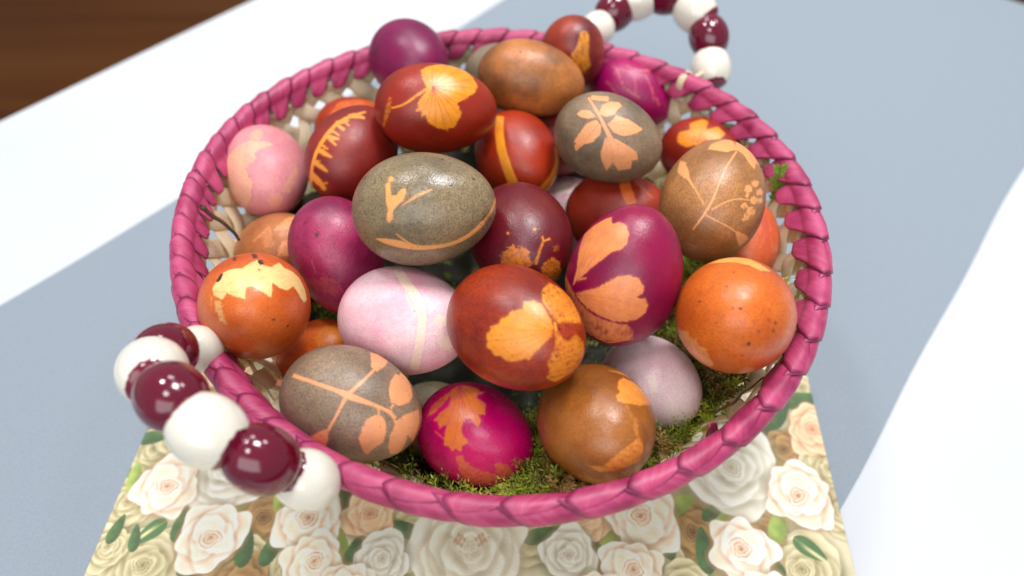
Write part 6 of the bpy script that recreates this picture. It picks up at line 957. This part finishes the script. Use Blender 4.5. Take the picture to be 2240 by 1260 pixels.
EGG_GEO = []
for d in EGGS:
    c = np.array(d["c"])
    e1 = np.array(d["e"])
    e2 = np.cross(c, e1)
    nf, nb, na = (104, 16, 320) if d["hi"] else (62, 12, 190)
    psi = np.concatenate([np.linspace(0, 1.72, nf), np.linspace(1.72, math.pi, nb)[1:]])
    psi[0] = 1e-4
    psi[-1] = math.pi - 1e-4
    al = np.linspace(0, 2 * np.pi, na, endpoint=False)
    A, B = np.meshgrid(psi, al, indexing="ij")
    A = A.ravel()
    B = B.ravel()
    n = np.cos(A)[:, None] * c + np.sin(A)[:, None] * (np.cos(B)[:, None] * e1 + np.sin(B)[:, None] * e2)
    w, l = d["w"], d["l"]
    V = np.c_[w * n[:, 0] * (1 - KA * n[:, 2]), w * n[:, 1] * (1 - KA * n[:, 2]), l * n[:, 2]]
    uv = np.c_[A * np.cos(B), A * np.sin(B)]
    leaf = np.zeros(len(V))
    dark = np.zeros(len(V))
    pale = np.zeros(len(V))
    ring_ = np.zeros(len(V))
    off = d["id"] * 3.1
    jn = wnoise(n + off, 44.0, 0) * 0.5 + wnoise(n + off, 110.0, 1) * 0.5
    tn = wnoise(n + off, 40.0, 2)
    for kind, wt, jag, pts in d["pr"]:
        poly = np.array(pts)
        lo, hi_ = poly.min(0) - 0.2, poly.max(0) + 0.2
        idx = np.nonzero((uv[:, 0] > lo[0]) & (uv[:, 0] < hi_[0]) & (uv[:, 1] > lo[1]) & (uv[:, 1] < hi_[1]))[0]
        if not len(idx):
            continue
        sd = poly_sdf(uv[idx], poly) + jag * 0.6 * jn[idx]
        m = (0.86 * sm(0.012, -0.012, sd) + 0.14 * sm(0.045, -0.01, sd)) * wt
        if wt < 0.95:
            m = m * np.clip(0.85 + 0.3 * tn[idx], 0, 1)
        if kind == 2:
            m = sm(0.10, -0.16, sd) * wt
        if kind == 3:
            leaf[idx] *= 1 - sm(0.006, -0.006, sd) * wt
            continue
        tgt = (leaf, dark, pale)[kind]
        if kind == 0 and wt > 0.55:
            rimd = np.exp(-((sd - 0.016) / 0.012) ** 2) * 0.22
            ring_[idx] = np.maximum(ring_[idx], rimd * (0.6 + 0.4 * tn[idx]))
        tgt[idx] = np.maximum(tgt[idx], m)
    f = grid_faces(len(psi), na, False, True)
    o = mesh_obj("easter_egg", V, f, mat_egg(d), attrs={"leaf": leaf, "dark": dark, "pale": pale, "dyeline": np.clip(ring_, 0, 1) * (1 - leaf)})
    F = egg_frame(np.array(d["ax"]))
    o.matrix_world = Matrix(((*F[0], d["loc"][0]), (*F[1], d["loc"][1]), (*F[2], d["loc"][2]), (0, 0, 0, 1)))
    tag(o, d["label"], "egg", "dyed eggs piled in the basket")
    EGG_GEO.append((np.array(d["loc"]), F, w, l))


def inside_eggs(P, grow=1.03):
    r = np.zeros(len(P), bool)
    for c, F, w, l in EGG_GEO:
        q = ((P - c) @ F) / (np.array([w, w, l]) * grow)
        r |= (q ** 2).sum(1) < 1
    return r


# ------------------------------------------------------------------ moss bedding


def moss_h(x, y):
    r = np.hypot(x, y)
    th = np.arctan2(y, x)

    def near(c, wd):
        dd = np.abs((th - R(c) + np.pi) % (2 * np.pi) - np.pi)
        return np.exp(-(dd / R(wd)) ** 2)

    amp = 0.022 + 0.030 * near(-90, 26) + 0.034 * near(-56, 13) + 0.022 * near(-32, 14) + 0.026 * near(-142, 12) + 0.02 * near(-20, 20) + 0.012 * near(165, 14)
    h = 0.020 + (amp + 0.010) * sm(0.070, 0.112, r)
    p = np.c_[x, y, 0 * x]
    h = h + 0.0035 * wnoise(p, 60.0, 0) + 0.002 * wnoise(p, 160.0, 1)
    # the eggs press the moss down around them
    for c, F, w, l in EGG_GEO:
        dd = np.hypot(x - c[0], y - c[1])
        h = np.minimum(h, np.maximum(c[2] - 0.72 * w + 1.3 * np.maximum(dd - 0.82 * w, 0), 0.017))
    return h


def moss():
    # mat below, coloured near black to paint in shade between the eggs
    rr = np.linspace(0.002, 0.127, 60)
    th = np.linspace(0, 2 * np.pi, 150, endpoint=False)
    A, B = np.meshgrid(rr, th, indexing="ij")
    x, y = (A * np.cos(B)).ravel(), (A * np.sin(B)).ravel()
    z = moss_h(x, y) - 0.004
    lim = wall_r(B.ravel(), np.clip((z - BZ - Z0) / (Z1 - Z0), 0, 1)) - 0.004
    k = np.minimum(1, lim / np.maximum(np.hypot(x, y), 1e-6))
    base = np.c_[x * k, y * k, z]
    bf = grid_faces(60, 150, False, True)
    # fronds
    M = 13000
    r = 0.126 * np.sqrt(rng.uniform(0, 1, M))
    t = rng.uniform(0, 2 * np.pi, M)
    front = (rng.uniform(0, 1, M) < 0.97)
    t = np.where(front, R(-70) + rng.normal(0, R(38), M), t)
    r = np.where(front, rng.uniform(0.07, 0.127, M), r)
    x, y = r * np.cos(t), r * np.sin(t)
    z = moss_h(x, y) - 0.003 + rng.uniform(-0.002, 0.002, M)
    P = np.c_[x, y, z]
    ok = ~inside_eggs(P, 1.02)
    P = P[ok]
    n = len(P)
    L = rng.uniform(0.006, 0.0165, n)
    L = np.where(rng.uniform(0, 1, n) < 0.04, L + 0.006, L)
    az = rng.uniform(0, 2 * np.pi, n)
    el = rng.uniform(0.15, 1.35, n)
    d = np.c_[np.cos(az) * np.cos(el), np.sin(az) * np.cos(el), np.sin(el)]
    tip = P + d * L[:, None]
    keep = ~inside_eggs(tip, 0.99)
    rad_ok = np.hypot(tip[:, 0], tip[:, 1]) < wall_r(np.arctan2(tip[:, 1], tip[:, 0]), np.clip((tip[:, 2] - BZ - Z0) / (Z1 - Z0), 0, 1)) - 0.0045
    keep &= rad_ok
    P, L, d, az = P[keep], L[keep], d[keep], az[keep]
    n = len(P)
    side = np.cross(d, np.array([0, 0, 1.0]))
    side /= np.linalg.norm(side, axis=1)[:, None] + 1e-9
    upv = np.cross(side, d)
    K = 15
    J = np.arange(K)
    s = (J + 0.5) / K
    droop = rng.uniform(0.0, 0.5, n)
    ctr = P[:, None, :] + d[:, None, :] * (L[:, None] * s)[..., None]
    ctr[..., 2] -= (droop * L)[:, None] * s ** 2 * 0.5
    a = J * 2.4 + rng.uniform(0, 6, n)[:, None]
    out = np.cos(a)[..., None] * side[:, None, :] + np.sin(a)[..., None] * upv[:, None, :]
    ldir = out * 0.75 + d[:, None, :] * 0.66
    ll = (0.0018 + 0.0026 * (1 - s))[None, :] * rng.uniform(0.75, 1.25, n)[:, None]
    wv = np.cross(ldir, d[:, None, :])
    wv /= np.linalg.norm(wv, axis=2)[..., None] + 1e-9
    wd = (ll * 0.15)[..., None]
    v0 = ctr
    v1 = ctr + ldir * (ll * 0.45)[..., None] + wv * wd
    v2 = ctr + ldir * ll[..., None]
    v3 = ctr + ldir * (ll * 0.45)[..., None] - wv * wd
    LV = np.stack([v0, v1, v2, v3], 2).reshape(-1, 3)
    LF = np.arange(len(LV)).reshape(-1, 4)
    tone = np.repeat(np.clip(0.5 + 0.34 * wnoise(P, 90.0, 2) + rng.normal(0, 0.2, n), 0, 1), K * 4)
    V = np.vstack([base, LV])
    Fc = np.vstack([bf, LF + len(base)])
    tone = np.concatenate([np.full(len(base), -1.0), tone])
    k = NT("green_moss")
    tn = k.attr("tone").outputs["Fac"]
    c = k.ramp(tn, [(0.0, lin((158, 124, 70))), (0.16, lin((128, 110, 48))), (0.34, lin((116, 128, 38))), (0.6, lin((144, 164, 40))), (0.82, lin((184, 198, 62))), (1.0, lin((208, 206, 110)))])
    base_c = k.mix(k.noise(k.coords(), 500.0, 3.0), lin((26, 22, 12)), lin((44, 46, 20)))  # mat tone: the deep shade of the gaps is put into the colour
    c = k.mix(k.math("LESS_THAN", tn, -0.5), c, base_c)
    k.set(Base_Color=c, Roughness=0.6)
    tr = k.n("ShaderNodeBsdfTranslucent")
    k.l(c, tr.inputs["Color"])
    mx = k.n("ShaderNodeMixShader")
    mx.inputs[0].default_value = 0.25
    k.l(k.b.outputs[0], mx.inputs[1])
    k.l(tr.outputs[0], mx.inputs[2])
    k.l(mx.outputs[0], k.t.nodes["Material Output"].inputs["Surface"])
    o = mesh_obj("moss", V, Fc, k.m, attrs={"tone": tone}, smooth=False)
    tag(o, "green moss bedding between the eggs and the basket wall", "moss", kind="stuff")
    return k.m


MOSS = moss()


# ------------------------------------------------------------------ loose bits
def mat_plain(name, c1, c2, rough, scale=300.0):
    k = NT(name)
    n = k.noise(k.coords(), scale, 3.0)
    k.set(Base_Color=k.mix(n, lin(c1), lin(c2)), Roughness=rough)
    k.bump(n, 0.4, 0.0005)
    return k.m


def smooth_path(p, n):
    p = np.array(p)
    s = np.r_[0, np.cumsum(np.linalg.norm(np.diff(p, axis=0), axis=1))]
    t = np.linspace(0, s[-1], n)
    q = np.stack([np.interp(t, s, p[:, i]) for i in range(3)], -1)
    for _ in range(3):
        q[1:-1] = 0.5 * q[1:-1] + 0.25 * (q[:-2] + q[2:])
    return q


BARK = mat_plain("dark_twig_bark", (58, 40, 28), (96, 70, 48), 0.7)
q = smooth_path(TWIG, 24)
q += 0.0004 * np.c_[wnoise(q, 300, 0), wnoise(q, 300, 1), wnoise(q, 300, 2)]
v, f = tube(q, np.interp(np.linspace(0, 1, 24), [0, 0.04, 0.1, 1], [0.0009, 0.0016, 0.0010, 0.0007]), 8)
tag(mesh_obj("twig", v, f, BARK), "thin dark twig poking out against the left basket wall", "twig")
q = smooth_path(ROOT, 40)
q += 0.0007 * np.c_[wnoise(q, 260, 0), wnoise(q, 260, 1), wnoise(q, 260, 2)]
v, f = tube(q, np.linspace(0.0006, 0.0003, 40), 6)
tag(mesh_obj("dry_root", v, f, BARK), "hair-thin wiry brown root beside the moss at the right front", "root")

SG = mat_plain("fresh_green_sprig", (78, 122, 30), (132, 170, 52), 0.55)
q = smooth_path(SPRIG, 18)
sp = empty("moss_sprig", tuple(q[0]))
tag(sp, "bright green feathery sprig standing up against the right basket wall", "sprig")
v, f = tube(q - q[0], np.linspace(0.0008, 0.0004, 18), 6)
mesh_obj("stem", v, f, SG, sp)
for j in range(3, 18):
    for sgn in (-1, 1):
        ln = 0.0052 * (1 - 0.35 * abs(j - 10) / 9) * random.uniform(0.7, 1.2)
        d = np.array([sgn * random.uniform(0.5, 0.9), random.uniform(-0.3, 0.5), random.uniform(0.3, 0.8)])
        d /= np.linalg.norm(d)
        w = np.cross(d, [0, -0.7, 0.7])
        w /= np.linalg.norm(w)
        p0 = q[j] - q[0]
        pts = [p0, p0 + d * ln * 0.4 + w * ln * 0.2, p0 + d * ln + np.array([0, 0, 0.0006]), p0 + d * ln * 0.4 - w * ln * 0.2]
        mesh_obj("leaf", pts, [(0, 1, 2, 3)], SG, sp, smooth=False)

# a torn end of dyed straw sticking up from the braid at the right front
c0 = np.array(SCRAP) - np.array([0, 0, BZ])
u = np.linspace(0, 1, 7)
w_ = np.linspace(-1, 1, 5)
U, Wd = np.meshgrid(u, w_, indexing="ij")
half = 0.0032 * np.sqrt(np.clip(1 - (U * 0.96) ** 3, 0, 1))
pts = c0 + (U * 0.0075)[..., None] * np.array([-0.25, 0.25, 0.93]) + (Wd * half)[..., None] * np.array([0.8, 0.6, 0.0]) + (0.0012 * Wd ** 2 + 0.001 * U ** 2)[..., None] * np.array([0.5, -0.7, 0.2])
o = mesh_obj("loose_straw_end", pts.reshape(-1, 3), grid_faces(7, 5), STRAP, basket, attrs={"along": U.ravel(), "across": (Wd * 0.5 + 0.5).ravel(), "edge": (np.abs(Wd) > 0.9).astype(float).ravel() * 0.5})
md = o.modifiers.new("thickness", "SOLIDIFY")
md.thickness = 0.0004
